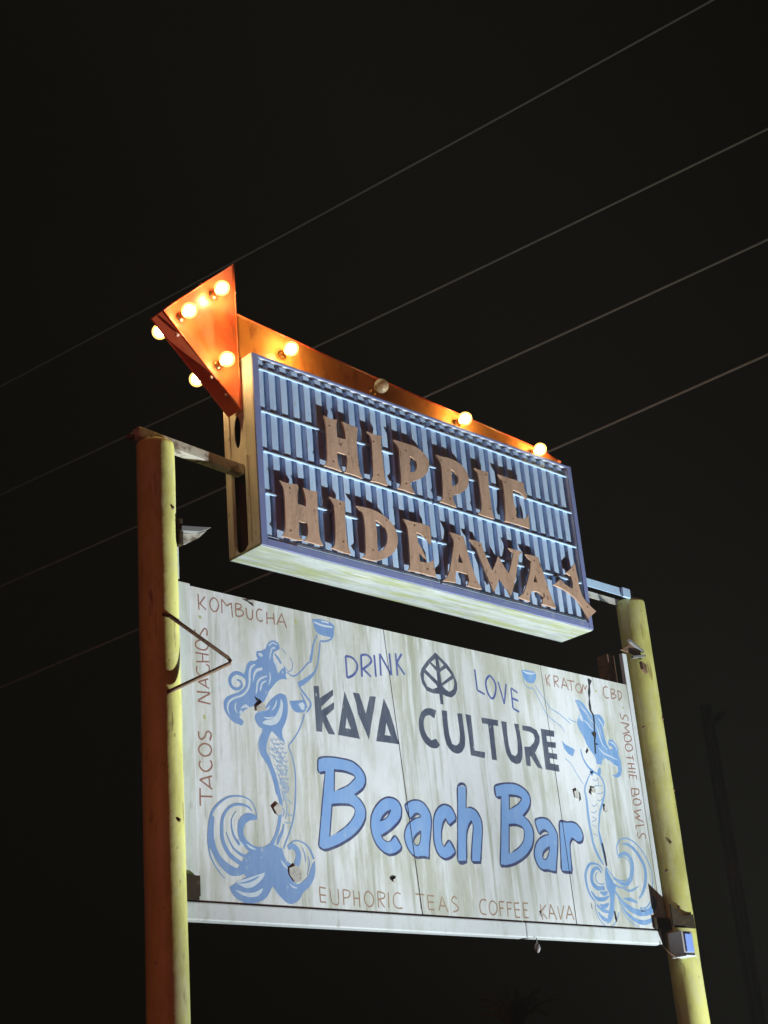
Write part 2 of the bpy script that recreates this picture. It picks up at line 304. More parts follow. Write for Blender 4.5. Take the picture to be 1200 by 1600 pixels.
PAINT = [
  ('painted_letter:blue outlined letter B', [
    ('P','navy','937,872 974,887 1044,895 1122,896 1209,889 1268,858 1304,818 1309,772 1277,729 1207,686 1256,651 1287,604 1287,558 1260,510 1211,461 1146,417 1056,372 969,340 927,331 899,348 908,405 937,554 967,705 986,808 934,796 929,825',['1055,825 1133,828 1211,815 1230,791 1220,776 1168,735 1104,705 1040,686', '1016,609 1079,619 1166,625 1203,603 1210,578 1188,537 1145,494 1081,450 979,407'],1),
    ('S','navy','929,888 966,904 1036,912 1114,912 1201,905 1260,875 1296,835 1301,789 1270,746 1199,702 1248,667 1279,621 1279,575 1252,527 1203,477 1138,433 1049,388 962,356 919,347 891,364 900,421 929,570 959,721 978,824 926,812 921,841',[18.2],1,1),
    ('S','navy','1047,842 1125,845 1203,832 1223,807 1212,793 1160,751 1096,722 1033,702',[18.5],1,1),
    ('S','navy','1009,625 1071,636 1158,641 1195,620 1202,594 1180,553 1137,510 1073,467 972,423',[18.2],1,1),
    ('P','bar','929,888 966,904 1036,912 1114,912 1201,905 1260,875 1296,835 1301,789 1270,746 1199,702 1248,667 1279,621 1279,575 1252,527 1203,477 1138,433 1049,388 962,356 919,347 891,364 900,421 929,570 959,721 978,824 926,812 921,841',['1047,842 1125,845 1203,832 1223,807 1212,793 1160,751 1096,722 1033,702', '1009,625 1071,636 1158,641 1195,620 1202,594 1180,553 1137,510 1073,467 972,423'],1),
    ('P','navy','2496,858 2556,881 2644,895 2722,894 2795,868 2833,832 2835,786 2802,737 2740,689 2796,651 2826,601 2827,549 2802,489 2748,434 2674,390 2593,356 2515,339 2469,342 2498,492 2532,687 2548,802 2500,794',['2625,822 2700,826 2752,814 2753,795 2718,762 2666,734 2609,713', '2591,618 2657,626 2713,618 2743,594 2743,556 2723,509 2678,467 2625,438 2558,417'],1),
    ('S','navy','2487,877 2548,899 2636,913 2713,913 2787,887 2824,851 2826,804 2793,755 2731,707 2788,669 2818,620 2818,568 2793,507 2740,452 2666,408 2584,374 2507,357 2461,360 2490,510 2524,705 2540,820 2491,812',[21.4],1,1),
    ('S','navy','2616,840 2692,844 2743,833 2745,813 2710,780 2657,753 2601,731',[21.5],1,1),
    ('S','navy','2582,636 2649,645 2705,636 2734,613 2734,574 2715,527 2669,485 2617,456 2549,435',[21.2],1,1),
    ('P','bar','2487,877 2548,899 2636,913 2713,913 2787,887 2824,851 2826,804 2793,755 2731,707 2788,669 2818,620 2818,568 2793,507 2740,452 2666,408 2584,374 2507,357 2461,360 2490,510 2524,705 2540,820 2491,812',['2616,840 2692,844 2743,833 2745,813 2710,780 2657,753 2601,731', '2582,636 2649,645 2705,636 2734,613 2734,574 2715,527 2669,485 2617,456 2549,435'],1),
  ]),
  ('painted_letter:blue outlined letter e', [
    ('P','navy','1332,529 1344,570 1378,619 1427,663 1485,689 1540,688 1579,671 1599,632 1590,584 1560,548 1500,503 1442,469 1405,453 1411,431 1445,410 1481,413 1526,453 1570,393 1559,376 1510,350 1455,339 1403,358 1363,394 1337,445 1330,490',['1405,535 1426,570 1466,603 1509,619 1507,604 1470,561 1432,541'],1),
    ('S','navy','1325,546 1336,586 1370,636 1419,680 1477,706 1532,706 1571,688 1591,649 1582,601 1552,565 1492,520 1434,486 1397,470 1403,447 1437,427 1473,430 1519,469 1562,410 1551,393 1502,366 1447,356 1395,375 1355,411 1329,461 1322,506',[18.5],1,1),
    ('S','navy','1397,552 1418,587 1458,620 1501,635 1499,621 1463,577 1424,558',[18.9],1,1),
    ('P','bar','1325,546 1336,586 1370,636 1419,680 1477,706 1532,706 1571,688 1591,649 1582,601 1552,565 1492,520 1434,486 1397,470 1403,447 1437,427 1473,430 1519,469 1562,410 1551,393 1502,366 1447,356 1395,375 1355,411 1329,461 1322,506',['1397,552 1418,587 1458,620 1501,635 1499,621 1463,577 1424,558'],1),
  ]),
  ('painted_letter:blue outlined letter a', [
    ('P','navy','1639,649 1658,669 1698,688 1746,696 1792,687 1827,660 1852,619 1854,570 1839,508 1823,446 1809,384 1804,345 1766,348 1732,346 1689,340 1658,356 1629,390 1613,430 1612,472 1631,515 1665,548 1719,577 1769,590 1769,606 1745,621 1715,616 1673,579',['1757,510 1757,477 1742,428 1718,405 1690,409 1677,429 1683,459 1716,489'],1),
    ('S','navy','1631,666 1650,686 1690,705 1738,713 1784,705 1819,677 1844,636 1846,587 1831,525 1815,463 1801,402 1796,362 1758,365 1724,363 1682,357 1650,373 1621,406 1605,447 1604,489 1624,532 1657,565 1711,594 1761,608 1761,623 1737,638 1707,633 1665,596',[19.0],1,1),
    ('S','navy','1749,527 1749,494 1734,445 1710,422 1682,426 1669,446 1675,476 1708,506',[19.0],1,1),
    ('P','bar','1631,666 1650,686 1690,705 1738,713 1784,705 1819,677 1844,636 1846,587 1831,525 1815,463 1801,402 1796,362 1758,365 1724,363 1682,357 1650,373 1621,406 1605,447 1604,489 1624,532 1657,565 1711,594 1761,608 1761,623 1737,638 1707,633 1665,596',['1749,527 1749,494 1734,445 1710,422 1682,426 1669,446 1675,476 1708,506'],1),
    ('P','navy','2866,657 2894,675 2950,685 3008,675 3050,632 3077,588 3072,535 3054,468 3034,402 3015,332 2974,333 2936,340 2886,334 2850,351 2823,394 2819,439 2841,492 2883,534 2937,561 2991,575 2984,601 2951,613 2920,602 2891,580',['2985,499 2978,463 2956,422 2927,398 2898,402 2890,424 2908,458 2942,483'],1),
    ('S','navy','2857,675 2885,694 2941,704 2999,694 3041,651 3068,607 3063,554 3045,487 3026,420 3007,351 2965,351 2927,359 2877,352 2841,369 2815,412 2810,457 2833,510 2874,552 2928,579 2983,593 2975,619 2943,632 2911,621 2883,599',[21.2],1,1),
    ('S','navy','2976,518 2970,481 2947,441 2918,416 2890,421 2882,443 2900,476 2934,501',[21.3],1,1),
    ('P','bar','2857,675 2885,694 2941,704 2999,694 3041,651 3068,607 3063,554 3045,487 3026,420 3007,351 2965,351 2927,359 2877,352 2841,369 2815,412 2810,457 2833,510 2874,552 2928,579 2983,593 2975,619 2943,632 2911,621 2883,599',['2976,518 2970,481 2947,441 2918,416 2890,421 2882,443 2900,476 2934,501'],1),
  ]),
  ('painted_letter:blue outlined letter c', [
    ('P','navy','1875,535 1882,585 1906,636 1946,674 1992,690 2043,682 2070,650 2082,608 2019,568 1989,609 1959,579 1939,528 1929,472 1935,430 1954,416 2004,459 2047,395 2008,365 1954,346 1912,355 1882,390 1868,449',[],1),
    ('S','navy','1867,552 1874,602 1898,653 1938,691 1984,708 2035,700 2062,668 2074,625 2011,586 1981,627 1951,596 1931,545 1921,489 1927,447 1946,433 1996,477 2039,413 2000,382 1946,363 1904,373 1874,407 1860,466',[19.6],1,1),
    ('P','bar','1867,552 1874,602 1898,653 1938,691 1984,708 2035,700 2062,668 2074,625 2011,586 1981,627 1951,596 1931,545 1921,489 1927,447 1946,433 1996,477 2039,413 2000,382 1946,363 1904,373 1874,407 1860,466',[],1),
  ]),
  ('painted_letter:blue outlined letter h', [
    ('P','navy','2137,827 2208,834 2187,686 2233,693 2285,676 2319,628 2324,571 2308,495 2290,418 2272,349 2199,344 2212,432 2234,514 2248,578 2230,614 2199,586 2173,540 2160,471 2141,343 2070,339 2091,503 2118,692',[],1),
    ('S','navy','2129,845 2200,852 2179,704 2225,711 2277,694 2311,646 2316,589 2300,512 2282,436 2264,367 2191,362 2204,449 2225,532 2239,596 2222,632 2191,604 2165,558 2152,489 2133,361 2062,356 2083,520 2110,710',[20.0],1,1),
    ('P','bar','2129,845 2200,852 2179,704 2225,711 2277,694 2311,646 2316,589 2300,512 2282,436 2264,367 2191,362 2204,449 2225,532 2239,596 2222,632 2191,604 2165,558 2152,489 2133,361 2062,356 2083,520 2110,710',[],1),
  ]),
  ('painted_letter:blue outlined letter r', [
    ('P','navy','3123,673 3200,675 3253,682 3303,673 3342,636 3353,590 3332,561 3288,551 3256,569 3232,577 3200,545 3192,478 3186,398 3180,339 3084,340 3093,438 3107,551',[],1),
    ('S','navy','3115,692 3191,694 3244,701 3294,692 3333,655 3345,609 3323,580 3280,570 3247,588 3223,596 3191,563 3183,497 3178,417 3171,358 3076,358 3085,457 3098,570',[22.3],1,1),
    ('P','bar','3115,692 3191,694 3244,701 3294,692 3333,655 3345,609 3323,580 3280,570 3247,588 3223,596 3191,563 3183,497 3178,417 3171,358 3076,358 3085,457 3098,570',[],1),
  ]),
  ('painted_letter:slate letter K', [
    ('P','slate','926,1352 968,1356 970,1279 1085,1352 1082,1313 978,1225 978,1202 1087,1270 1083,1226 1013,1171 1077,1060 1022,1059 981,1131 971,1065 924,1063 925,1181',[],0),
  ]),
  ('painted_letter:slate letter A', [
    ('P','slate','1181,1354 1203,1302 1240,1217 1251,1187 1283,1059 1101,1062 1134,1182',['1183,1185 1212,1113 1166,1114'],0),
  ]),
  ('painted_letter:slate letter V', [
    ('P','slate','1252,1356 1306,1357 1350,1231 1395,1352 1449,1357 1423,1269 1388,1160 1360,1061 1330,1125 1281,1222 1274,1284',[],0),
  ]),
  ('painted_letter:slate letter A', [
    ('P','slate','1518,1355 1559,1281 1580,1213 1621,1065 1422,1062 1454,1169',['1523,1195 1554,1111 1501,1112'],0),
  ]),
  ('painted_letter:slate letter C', [
    ('P','slate','1992,1340 1944,1349 1893,1341 1845,1305 1818,1251 1814,1194 1829,1138 1862,1096 1918,1074 1968,1080 1996,1105 1966,1145 1920,1128 1884,1152 1863,1193 1861,1243 1881,1285 1923,1301 1966,1280',[],1),
  ]),
  ('painted_letter:slate letter U', [
    ('P','slate','2043,1350 2094,1350 2090,1265 2095,1179 2113,1126 2153,1120 2187,1146 2197,1206 2195,1279 2190,1348 2238,1350 2241,1278 2245,1197 2237,1130 2203,1083 2155,1063 2106,1071 2061,1109 2044,1172 2043,1259',[],1),
  ]),
  ('painted_letter:slate letter L', [
    ('P','slate','2270,1353 2324,1351 2324,1244 2324,1108 2426,1107 2417,1064 2283,1070 2279,1216',[],0),
  ]),
  ('painted_letter:slate letter T', [
    ('P','slate','2426,1350 2592,1352 2587,1309 2539,1309 2537,1196 2537,1063 2487,1064 2488,1190 2486,1309 2428,1309',[],0),
  ]),
  ('painted_letter:slate letter U', [
    ('P','slate','2624,1350 2678,1351 2673,1273 2674,1183 2692,1125 2728,1114 2759,1140 2769,1217 2767,1285 2756,1350 2803,1352 2808,1267 2814,1184 2804,1115 2775,1071 2729,1058 2677,1071 2638,1126 2630,1207',[],1),
  ]),
  ('painted_letter:slate letter R', [
    ('P','slate','2839,1347 2923,1350 2987,1332 3011,1288 3005,1245 2961,1186 2940,1165 3002,1054 2949,1060 2891,1136 2884,1132 2880,1060 2833,1062 2834,1194 2897,1202 2942,1238 2959,1270 2947,1300 2904,1310 2838,1313',[],0),
  ]),
  ('painted_letter:slate letter E', [
    ('P','slate','3033,1349 3178,1350 3172,1306 3086,1303 3087,1261 3180,1266 3174,1225 3089,1221 3090,1182 3178,1183 3174,1141 3090,1142 3093,1106 3181,1103 3180,1054 3033,1056 3034,1187',[],0),
  ]),
  ('painted_leaf', [
    ('P','slate','2036,1751 2083,1721 2139,1685 2193,1629 2220,1565 2217,1520 2193,1479 2153,1451 2107,1452 2068,1461 2067,1390 2039,1390 2036,1460 1977,1455 1919,1465 1881,1514 1873,1572 1888,1611 1945,1673',['2030,1705 2031,1649 1986,1675', '2061,1706 2107,1672 2067,1643', '1974,1662 2029,1618 2031,1548 1926,1614', '2125,1654 2175,1611 2069,1539 2064,1616', '1910,1589 2016,1520 2023,1502 1976,1484 1928,1496 1904,1540', '2188,1590 2193,1554 2177,1514 2138,1489 2104,1499 2074,1521'],0),
  ]),
  ('painted_letter:letter of the blue lettering DRINK', [
    ('S','ink','1212,1591 1212,1516 1212,1446',[15.9],0,1),
    ('S','ink','1212,1591 1267,1589 1305,1556 1301,1513 1265,1472 1212,1446',[16.1],0,1),
  ]),
  ('painted_letter:letter of the blue lettering DRINK', [
    ('S','ink','1348,1620 1345,1548 1342,1473',[16.2],0,1),
    ('S','ink','1348,1620 1400,1629 1435,1605 1422,1575 1352,1524',[16.4],0,1),
    ('S','ink','1353,1531 1422,1485',[16.3],0,1),
  ]),
  ('painted_letter:letter of the blue lettering DRINK', [
    ('S','ink','1464,1639 1465,1492',[16.3],0,1),
  ]),
  ('painted_letter:letter of the blue lettering DRINK', [
    ('S','ink','1515,1655 1510,1506',[16.4],0,1),
    ('S','ink','1515,1655 1605,1524',[16.6],0,1),
    ('S','ink','1603,1673 1605,1524',[16.6],0,1),
  ]),
  ('painted_letter:letter of the blue lettering DRINK', [
    ('S','ink','1660,1682 1661,1529',[16.7],0,1),
    ('S','ink','1715,1687 1658,1612',[16.8],0,1),
    ('S','ink','1664,1617 1728,1546',[16.8],0,1),
  ]),
  ('painted_letter:letter of the blue lettering LOVE', [
    ('S','ink','2639,1636 2677,1479',[15.5],0,1),
    ('S','ink','2677,1479 2721,1632',[15.7],0,1),
  ]),
  ('painted_letter:letter of the blue lettering LOVE', [
    ('S','ink','2766,1604 2764,1460',[15.7],0,1),
    ('S','ink','2764,1460 2825,1442',[15.7],0,1),
    ('S','ink','2767,1608 2831,1582',[15.9],0,1),
    ('S','ink','2765,1534 2828,1523',[15.8],0,1),
  ]),
  ('painted_letter:letter of the blue lettering LOVE', [
    ('S','ink','2411,1689 2415,1541',[15.2],0,1),
    ('S','ink','2415,1541 2487,1521',[15.3],0,1),
  ]),
  ('painted_letter:letter of the blue lettering LOVE', [
    ('S','ink','2568,1663 2605,1623 2605,1569 2576,1511 2543,1506 2513,1555 2512,1616 2540,1655',[16.5],1,1),
  ]),
  ('painted_letter:letter of the brown lettering KOMBUCHA', [
    ('S','brown','63,1790 66,1691',[8.7],0,1),
    ('S','brown','112,1781 71,1728',[8.7],0,1),
    ('S','brown','75,1731 119,1700',[8.7],0,1),
  ]),
  ('painted_letter:letter of the brown lettering KOMBUCHA', [
    ('S','brown','236,1701 237,1790',[8.9],0,1),
    ('S','brown','237,1790 275,1754',[8.9],0,1),
    ('S','brown','275,1754 309,1779',[9.0],0,1),
    ('S','brown','309,1779 315,1688',[8.9],0,1),
  ]),
  ('painted_letter:letter of the brown lettering KOMBUCHA', [
    ('S','brown','342,1782 341,1705',[8.9],0,1),
    ('S','brown','342,1782 378,1782 381,1761 347,1746',[9.0],0,1),
    ('S','brown','347,1746 391,1745 397,1721 367,1703 341,1705',[9.0],0,1),
  ]),
  ('painted_letter:letter of the brown lettering KOMBUCHA', [
    ('S','brown','421,1769 426,1717 447,1699 466,1712 473,1766',[9.0],0,1),
  ]),
  ('painted_letter:letter of the brown lettering KOMBUCHA', [
    ('S','brown','548,1777 519,1778 502,1750 507,1713 529,1702 548,1712',[9.1],0,1),
  ]),
  ('painted_letter:letter of the brown lettering KOMBUCHA', [
    ('S','brown','582,1771 581,1693',[9.2],0,1),
    ('S','brown','635,1774 638,1700',[9.2],0,1),
    ('S','brown','583,1733 637,1740',[9.2],0,1),
  ]),
  ('painted_letter:letter of the brown lettering KOMBUCHA', [
    ('S','brown','657,1703 701,1783',[9.3],0,1),
    ('S','brown','701,1783 733,1695',[9.3],0,1),
    ('S','brown','674,1725 724,1731',[9.3],0,1),
  ]),
  ('painted_letter:letter of the brown lettering KOMBUCHA', [
    ('S','brown','176,1787 204,1774 213,1745 197,1709 172,1701 152,1722 150,1758',[8.8],1,1),
  ]),
  ('painted_dot', [
    ('S','olive','72,1656 71,1636',[19.5],0,1),
  ]),
  ('painted_dot', [
    ('S','olive','815,1760 813,1738',[21.2],0,1),
  ]),
  ('painted_letter:letter of the brown lettering TACOS', [
    ('S','brown','31,623 29,524',[10.4],0,1),
    ('S','brown','32,577 115,583',[10.5],0,1),
  ]),
  ('painted_letter:letter of the brown lettering TACOS', [
    ('S','brown','117,625 30,671',[10.5],0,1),
    ('S','brown','30,671 118,701',[10.6],0,1),
    ('S','brown','97,690 101,635',[10.5],0,1),
  ]),
  ('painted_letter:letter of the brown lettering TACOS', [
    ('S','brown','40,780 30,756 52,728 85,725 117,751 118,779 107,790',[10.6],0,1),
  ]),
  ('painted_letter:letter of the brown lettering TACOS', [
    ('S','brown','35,951 34,923 50,906 76,923 89,951 106,958 123,943 112,907',[10.8],0,1),
  ]),
  ('painted_letter:letter of the brown lettering TACOS', [
    ('S','brown','75,884 108,876 121,852 106,824 72,811 41,822 31,848 46,871',[10.6],1,1),
  ]),
  ('painted_dot', [
    ('S','olive','70,1040 88,1040',[22.9],0,1),
  ]),
  ('painted_letter:letter of the brown lettering NACHOS', [
    ('S','brown','34,1130 125,1124',[10.1],0,1),
    ('S','brown','40,1136 125,1186',[10.1],0,1),
    ('S','brown','30,1184 125,1191',[10.1],0,1),
  ]),
  ('painted_letter:letter of the brown lettering NACHOS', [
    ('S','brown','119,1216 42,1245',[9.2],0,1),
    ('S','brown','42,1245 115,1273',[9.3],0,1),
    ('S','brown','94,1264 99,1225',[9.3],0,1),
  ]),
  ('painted_letter:letter of the brown lettering NACHOS', [
    ('S','brown','39,1340 34,1310 57,1285 92,1296 124,1324 122,1353 105,1359',[9.3],0,1),
  ]),
  ('painted_letter:letter of the brown lettering NACHOS', [
    ('S','brown','28,1420 125,1421',[9.4],0,1),
    ('S','brown','33,1365 127,1380',[9.4],0,1),
    ('S','brown','80,1420 81,1373',[9.4],0,1),
  ]),
  ('painted_letter:letter of the brown lettering NACHOS', [
    ('S','brown','30,1562 36,1533 60,1525 78,1552 104,1581 120,1566 116,1538',[9.5],0,1),
  ]),
  ('painted_letter:letter of the brown lettering NACHOS', [
    ('S','brown','76,1505 111,1499 124,1477 105,1450 70,1445 36,1457 34,1480 52,1497',[9.4],1,1),
  ]),
  ('painted_letter:letter of the brown lettering KRATOM', [
    ('S','brown','3158,1769 3165,1682',[8.8],0,1),
    ('S','brown','3211,1774 3158,1721',[8.8],0,1),
    ('S','brown','3163,1722 3200,1683',[8.8],0,1),
  ]),
  ('painted_letter:letter of the brown lettering KRATOM', [
    ('S','brown','3252,1772 3247,1686',[8.9],0,1),
    ('S','brown','3252,1772 3298,1767 3291,1741 3248,1723',[8.9],0,1),
    ('S','brown','3260,1725 3295,1689',[8.9],0,1),
  ]),
  ('painted_letter:letter of the brown lettering KRATOM', [
    ('S','brown','3324,1686 3364,1773',[9.0],0,1),
    ('S','brown','3364,1773 3401,1685',[9.0],0,1),
    ('S','brown','3336,1716 3389,1715',[9.0],0,1),
  ]),
  ('painted_letter:letter of the brown lettering KRATOM', [
    ('S','brown','3398,1761 3482,1762',[9.1],0,1),
    ('S','brown','3440,1760 3439,1682',[9.0],0,1),
  ]),
  ('painted_letter:letter of the brown lettering KRATOM', [
    ('S','brown','3549,1674 3578,1756',[9.2],0,1),
    ('S','brown','3578,1756 3595,1717',[9.2],0,1),
    ('S','brown','3595,1717 3621,1754',[9.2],0,1),
    ('S','brown','3523,1752 3550,1735 3549,1702 3521,1682 3494,1698 3491,1726',[9.1],1,1),
  ]),
  ('painted_letter:letter of the brown lettering CBD', [
    ('S','brown','3870,1776 3836,1774 3812,1749 3812,1705 3836,1687 3866,1694',[9.3],0,1),
  ]),
  ('painted_letter:letter of the brown lettering CBD', [
    ('S','brown','3906,1769 3898,1690',[9.4],0,1),
    ('S','brown','3906,1769 3948,1766 3944,1746 3907,1731',[9.4],0,1),
    ('S','brown','3907,1731 3954,1726 3949,1706 3898,1690',[9.4],0,1),
  ]),
  ('painted_letter:letter of the brown lettering CBD', [
    ('S','brown','3987,1768 3984,1689',[9.4],0,1),
    ('S','brown','3987,1768 4027,1755 4025,1723 3984,1689',[9.5],0,1),
  ]),
  ('painted_dot', [
    ('S','olive','3724,1733 3720,1714',[18.5],0,1),
  ]),
  ('painted_dot', [
    ('S','olive','4022,1644 4021,1627',[18.9],0,1),
  ]),
  ('painted_letter:letter of the brown lettering SMOOTHIE BOWLS', [
    ('S','brown','3976,1591 3978,1557 3999,1545 4026,1576 4050,1579 4066,1563 4061,1540',[10.1],0,1),
  ]),
  ('painted_letter:letter of the brown lettering SMOOTHIE BOWLS', [
    ('S','brown','3969,1516 4069,1513',[10.1],0,1),
    ('S','brown','4069,1513 4008,1478',[10.0],0,1),
    ('S','brown','4008,1478 4060,1453',[10.0],0,1),
    ('S','brown','4060,1453 3974,1430',[9.9],0,1),
  ]),
  ('painted_letter:letter of the brown lettering SMOOTHIE BOWLS', [
    ('S','brown','3989,1414 4030,1428 4066,1417 4065,1392 4022,1372 3986,1379',[10.0],1,1),
  ]),
  ('painted_letter:letter of the brown lettering SMOOTHIE BOWLS', [
    ('S','brown','3987,1343 4028,1357 4064,1346 4063,1321 4020,1301 3984,1309',[10.0],1,1),
  ]),
  ('painted_letter:letter of the brown lettering SMOOTHIE BOWLS', [
    ('S','brown','4052,1274 4057,1232',[9.9],0,1),
    ('S','brown','3975,1247 4057,1253',[9.9],0,1),
  ]),
  ('painted_letter:letter of the brown lettering SMOOTHIE BOWLS', [
    ('S','brown','3979,1202 4061,1208',[9.9],0,1),
    ('S','brown','3980,1166 4067,1172',[9.9],0,1),
    ('S','brown','4022,1204 4024,1170',[9.8],0,1),
  ]),
  ('painted_letter:letter of the brown lettering SMOOTHIE BOWLS', [
    ('S','brown','3974,1141 4061,1144',[9.9],0,1),
  ]),
  ('painted_letter:letter of the brown lettering SMOOTHIE BOWLS', [
    ('S','brown','3974,1117 4069,1118',[9.9],0,1),
    ('S','brown','3978,1114 3977,1090',[9.8],0,1),
    ('S','brown','4021,1116 4020,1091',[9.8],0,1),
    ('S','brown','4064,1117 4062,1090',[9.8],0,1),
  ]),
  ('painted_letter:letter of the brown lettering SMOOTHIE BOWLS', [
    ('S','brown','3979,1015 4069,1018',[9.8],0,1),
    ('S','brown','4069,1018 4062,985 4021,972 4015,989 4021,1013',[9.7],0,1),
    ('S','brown','4015,989 3999,961 3976,964 3980,1012',[9.7],0,1),
  ]),
  ('painted_letter:letter of the brown lettering SMOOTHIE BOWLS', [
    ('S','brown','4062,865 3972,842',[9.6],0,1),
    ('S','brown','3972,842 4036,815',[9.7],0,1),
    ('S','brown','4036,815 3976,798',[9.6],0,1),
    ('S','brown','3976,798 4069,774',[9.7],0,1),
  ]),
  ('painted_letter:letter of the brown lettering SMOOTHIE BOWLS', [
    ('S','brown','4069,753 3966,736',[9.6],0,1),
    ('S','brown','3966,736 3969,710',[9.6],0,1),
  ]),
  ('painted_letter:letter of the brown lettering SMOOTHIE BOWLS', [
    ('S','brown','3984,694 3974,669 3988,650 4017,673 4044,687 4069,674 4058,650',[9.6],0,1),
  ]),
  ('painted_letter:letter of the brown lettering SMOOTHIE BOWLS', [
    ('S','brown','3987,930 4028,942 4069,934 4069,913 4021,894 3981,902',[9.7],1,1),
  ]),
  ('painted_letter:letter of the brown lettering EUPHORIC TEAS', [
    ('S','tan','870,119 873,38',[8.5],0,1),
    ('S','tan','870,123 919,118',[8.6],0,1),
    ('S','tan','872,79 916,77',[8.5],0,1),
    ('S','tan','873,38 917,37',[8.5],0,1),
  ]),
  ('painted_letter:letter of the brown lettering EUPHORIC TEAS', [
    ('S','tan','952,116 958,46 981,29 1012,38 1014,120',[8.6],0,1),
  ]),
  ('painted_letter:letter of the brown lettering EUPHORIC TEAS', [
    ('S','tan','1054,118 1054,29',[8.7],0,1),
    ('S','tan','1054,118 1100,113 1108,95 1091,75 1055,70',[8.7],0,1),
  ]),
  ('painted_letter:letter of the brown lettering EUPHORIC TEAS', [
    ('S','tan','1136,119 1137,29',[8.7],0,1),
    ('S','tan','1181,114 1178,24',[8.8],0,1),
    ('S','tan','1137,74 1180,72',[8.8],0,1),
  ]),
  ('painted_letter:letter of the brown lettering EUPHORIC TEAS', [
    ('S','tan','1333,122 1331,27',[8.9],0,1),
    ('S','tan','1333,122 1385,113 1382,87 1333,76',[9.0],0,1),
    ('S','tan','1344,73 1381,30',[9.0],0,1),
  ]),
  ('painted_letter:letter of the brown lettering EUPHORIC TEAS', [
    ('S','tan','1420,123 1418,31',[9.0],0,1),
  ]),
  ('painted_letter:letter of the brown lettering EUPHORIC TEAS', [
    ('S','tan','1524,117 1492,123 1462,94 1463,49 1493,31 1530,33',[9.0],0,1),
  ]),
  ('painted_letter:letter of the brown lettering EUPHORIC TEAS', [
    ('S','tan','1650,124 1727,124',[9.3],0,1),
    ('S','tan','1688,122 1691,36',[9.3],0,1),
  ]),
  ('painted_letter:letter of the brown lettering EUPHORIC TEAS', [
    ('S','tan','1755,121 1755,36',[9.3],0,1),
    ('S','tan','1755,121 1811,120',[9.4],0,1),
    ('S','tan','1756,82 1806,81',[9.4],0,1),
    ('S','tan','1755,36 1805,36',[9.4],0,1),
  ]),
  ('painted_letter:letter of the brown lettering EUPHORIC TEAS', [
    ('S','tan','1844,32 1881,120',[9.5],0,1),
    ('S','tan','1881,120 1923,28',[9.5],0,1),
    ('S','tan','1860,64 1910,62',[9.5],0,1),
  ]),
  ('painted_letter:letter of the brown lettering EUPHORIC TEAS', [
    ('S','tan','2015,115 1988,126 1966,97 2009,71 2016,44 1969,30',[9.6],0,1),
  ]),
  ('painted_letter:letter of the brown lettering EUPHORIC TEAS', [
    ('S','tan','1259,118 1288,97 1295,63 1271,32 1240,34 1221,67 1232,105',[8.9],1,1),
  ]),
  ('painted_letter:letter of the brown lettering COFFEE', [
    ('S','tan','2286,117 2244,119 2219,85 2226,37 2272,27',[9.3],0,1),
  ]),
  ('painted_letter:letter of the brown lettering COFFEE', [
    ('S','tan','2406,115 2404,25',[9.4],0,1),
    ('S','tan','2406,115 2455,117',[9.5],0,1),
    ('S','tan','2405,74 2442,75',[9.5],0,1),
  ]),
  ('painted_letter:letter of the brown lettering COFFEE', [
    ('S','tan','2479,114 2476,24',[9.5],0,1),
    ('S','tan','2479,114 2528,115',[9.6],0,1),
    ('S','tan','2478,73 2516,75',[9.6],0,1),
  ]),
  ('painted_letter:letter of the brown lettering COFFEE', [
    ('S','tan','2547,113 2550,23',[9.6],0,1),
    ('S','tan','2547,113 2597,116',[9.7],0,1),
    ('S','tan','2552,72 2596,72',[9.7],0,1),
    ('S','tan','2550,23 2593,23',[9.6],0,1),
  ]),
  ('painted_letter:letter of the brown lettering COFFEE', [
    ('S','tan','2635,118 2631,24',[9.7],0,1),
    ('S','tan','2635,118 2685,118',[9.8],0,1),
    ('S','tan','2633,74 2673,72',[9.7],0,1),
    ('S','tan','2631,24 2677,25',[9.7],0,1),
  ]),
  ('painted_letter:letter of the brown lettering COFFEE', [
    ('S','tan','2806,118 2813,18',[9.8],0,1),
    ('S','tan','2863,116 2803,67',[9.8],0,1),
    ('S','tan','2810,72 2859,24',[9.9],0,1),
  ]),
  ('painted_letter:letter of the brown lettering COFFEE', [
    ('S','tan','2879,29 2910,123',[10.0],0,1),
    ('S','tan','2910,123 2956,24',[10.0],0,1),
    ('S','tan','2892,63 2944,61',[10.0],0,1),
  ]),
  ('painted_letter:letter of the brown lettering COFFEE', [
    ('S','tan','2980,113 2996,26',[10.0],0,1),
    ('S','tan','2996,26 3047,121',[10.1],0,1),
  ]),
  ('painted_letter:letter of the brown lettering COFFEE', [
    ('S','tan','3056,32 3100,123',[10.2],0,1),
    ('S','tan','3100,123 3135,31',[10.1],0,1),
    ('S','tan','3068,62 3122,65',[10.1],0,1),
  ]),
  ('painted_letter:letter of the brown lettering COFFEE', [
    ('S','tan','2345,116 2376,97 2375,56 2344,30 2315,37 2305,73 2320,106',[9.4],1,1),
  ]),
  ('painted_mermaid:blue mermaid with raised bowl beside the word TACOS', [
    ('P','blue','625,1598 656,1588 673,1565 665,1543 633,1527 619,1515 611,1483 628,1450 637,1411 648,1387 676,1422 702,1436 712,1407 704,1381 715,1360 671,1358 632,1335 599,1299 566,1265 545,1222 525,1194 499,1176 456,1160 413,1144 370,1119 332,1075 366,1051 347,1024 318,1030 289,1036 260,1056 233,1086 220,1118 221,1152 243,1184 285,1204 334,1224 371,1251 391,1279 392,1308 381,1324 382,1347 396,1373 404,1405 429,1434 479,1442 492,1459 481,1477 488,1504 520,1511 558,1530 573,1564 593,1585',[],1),
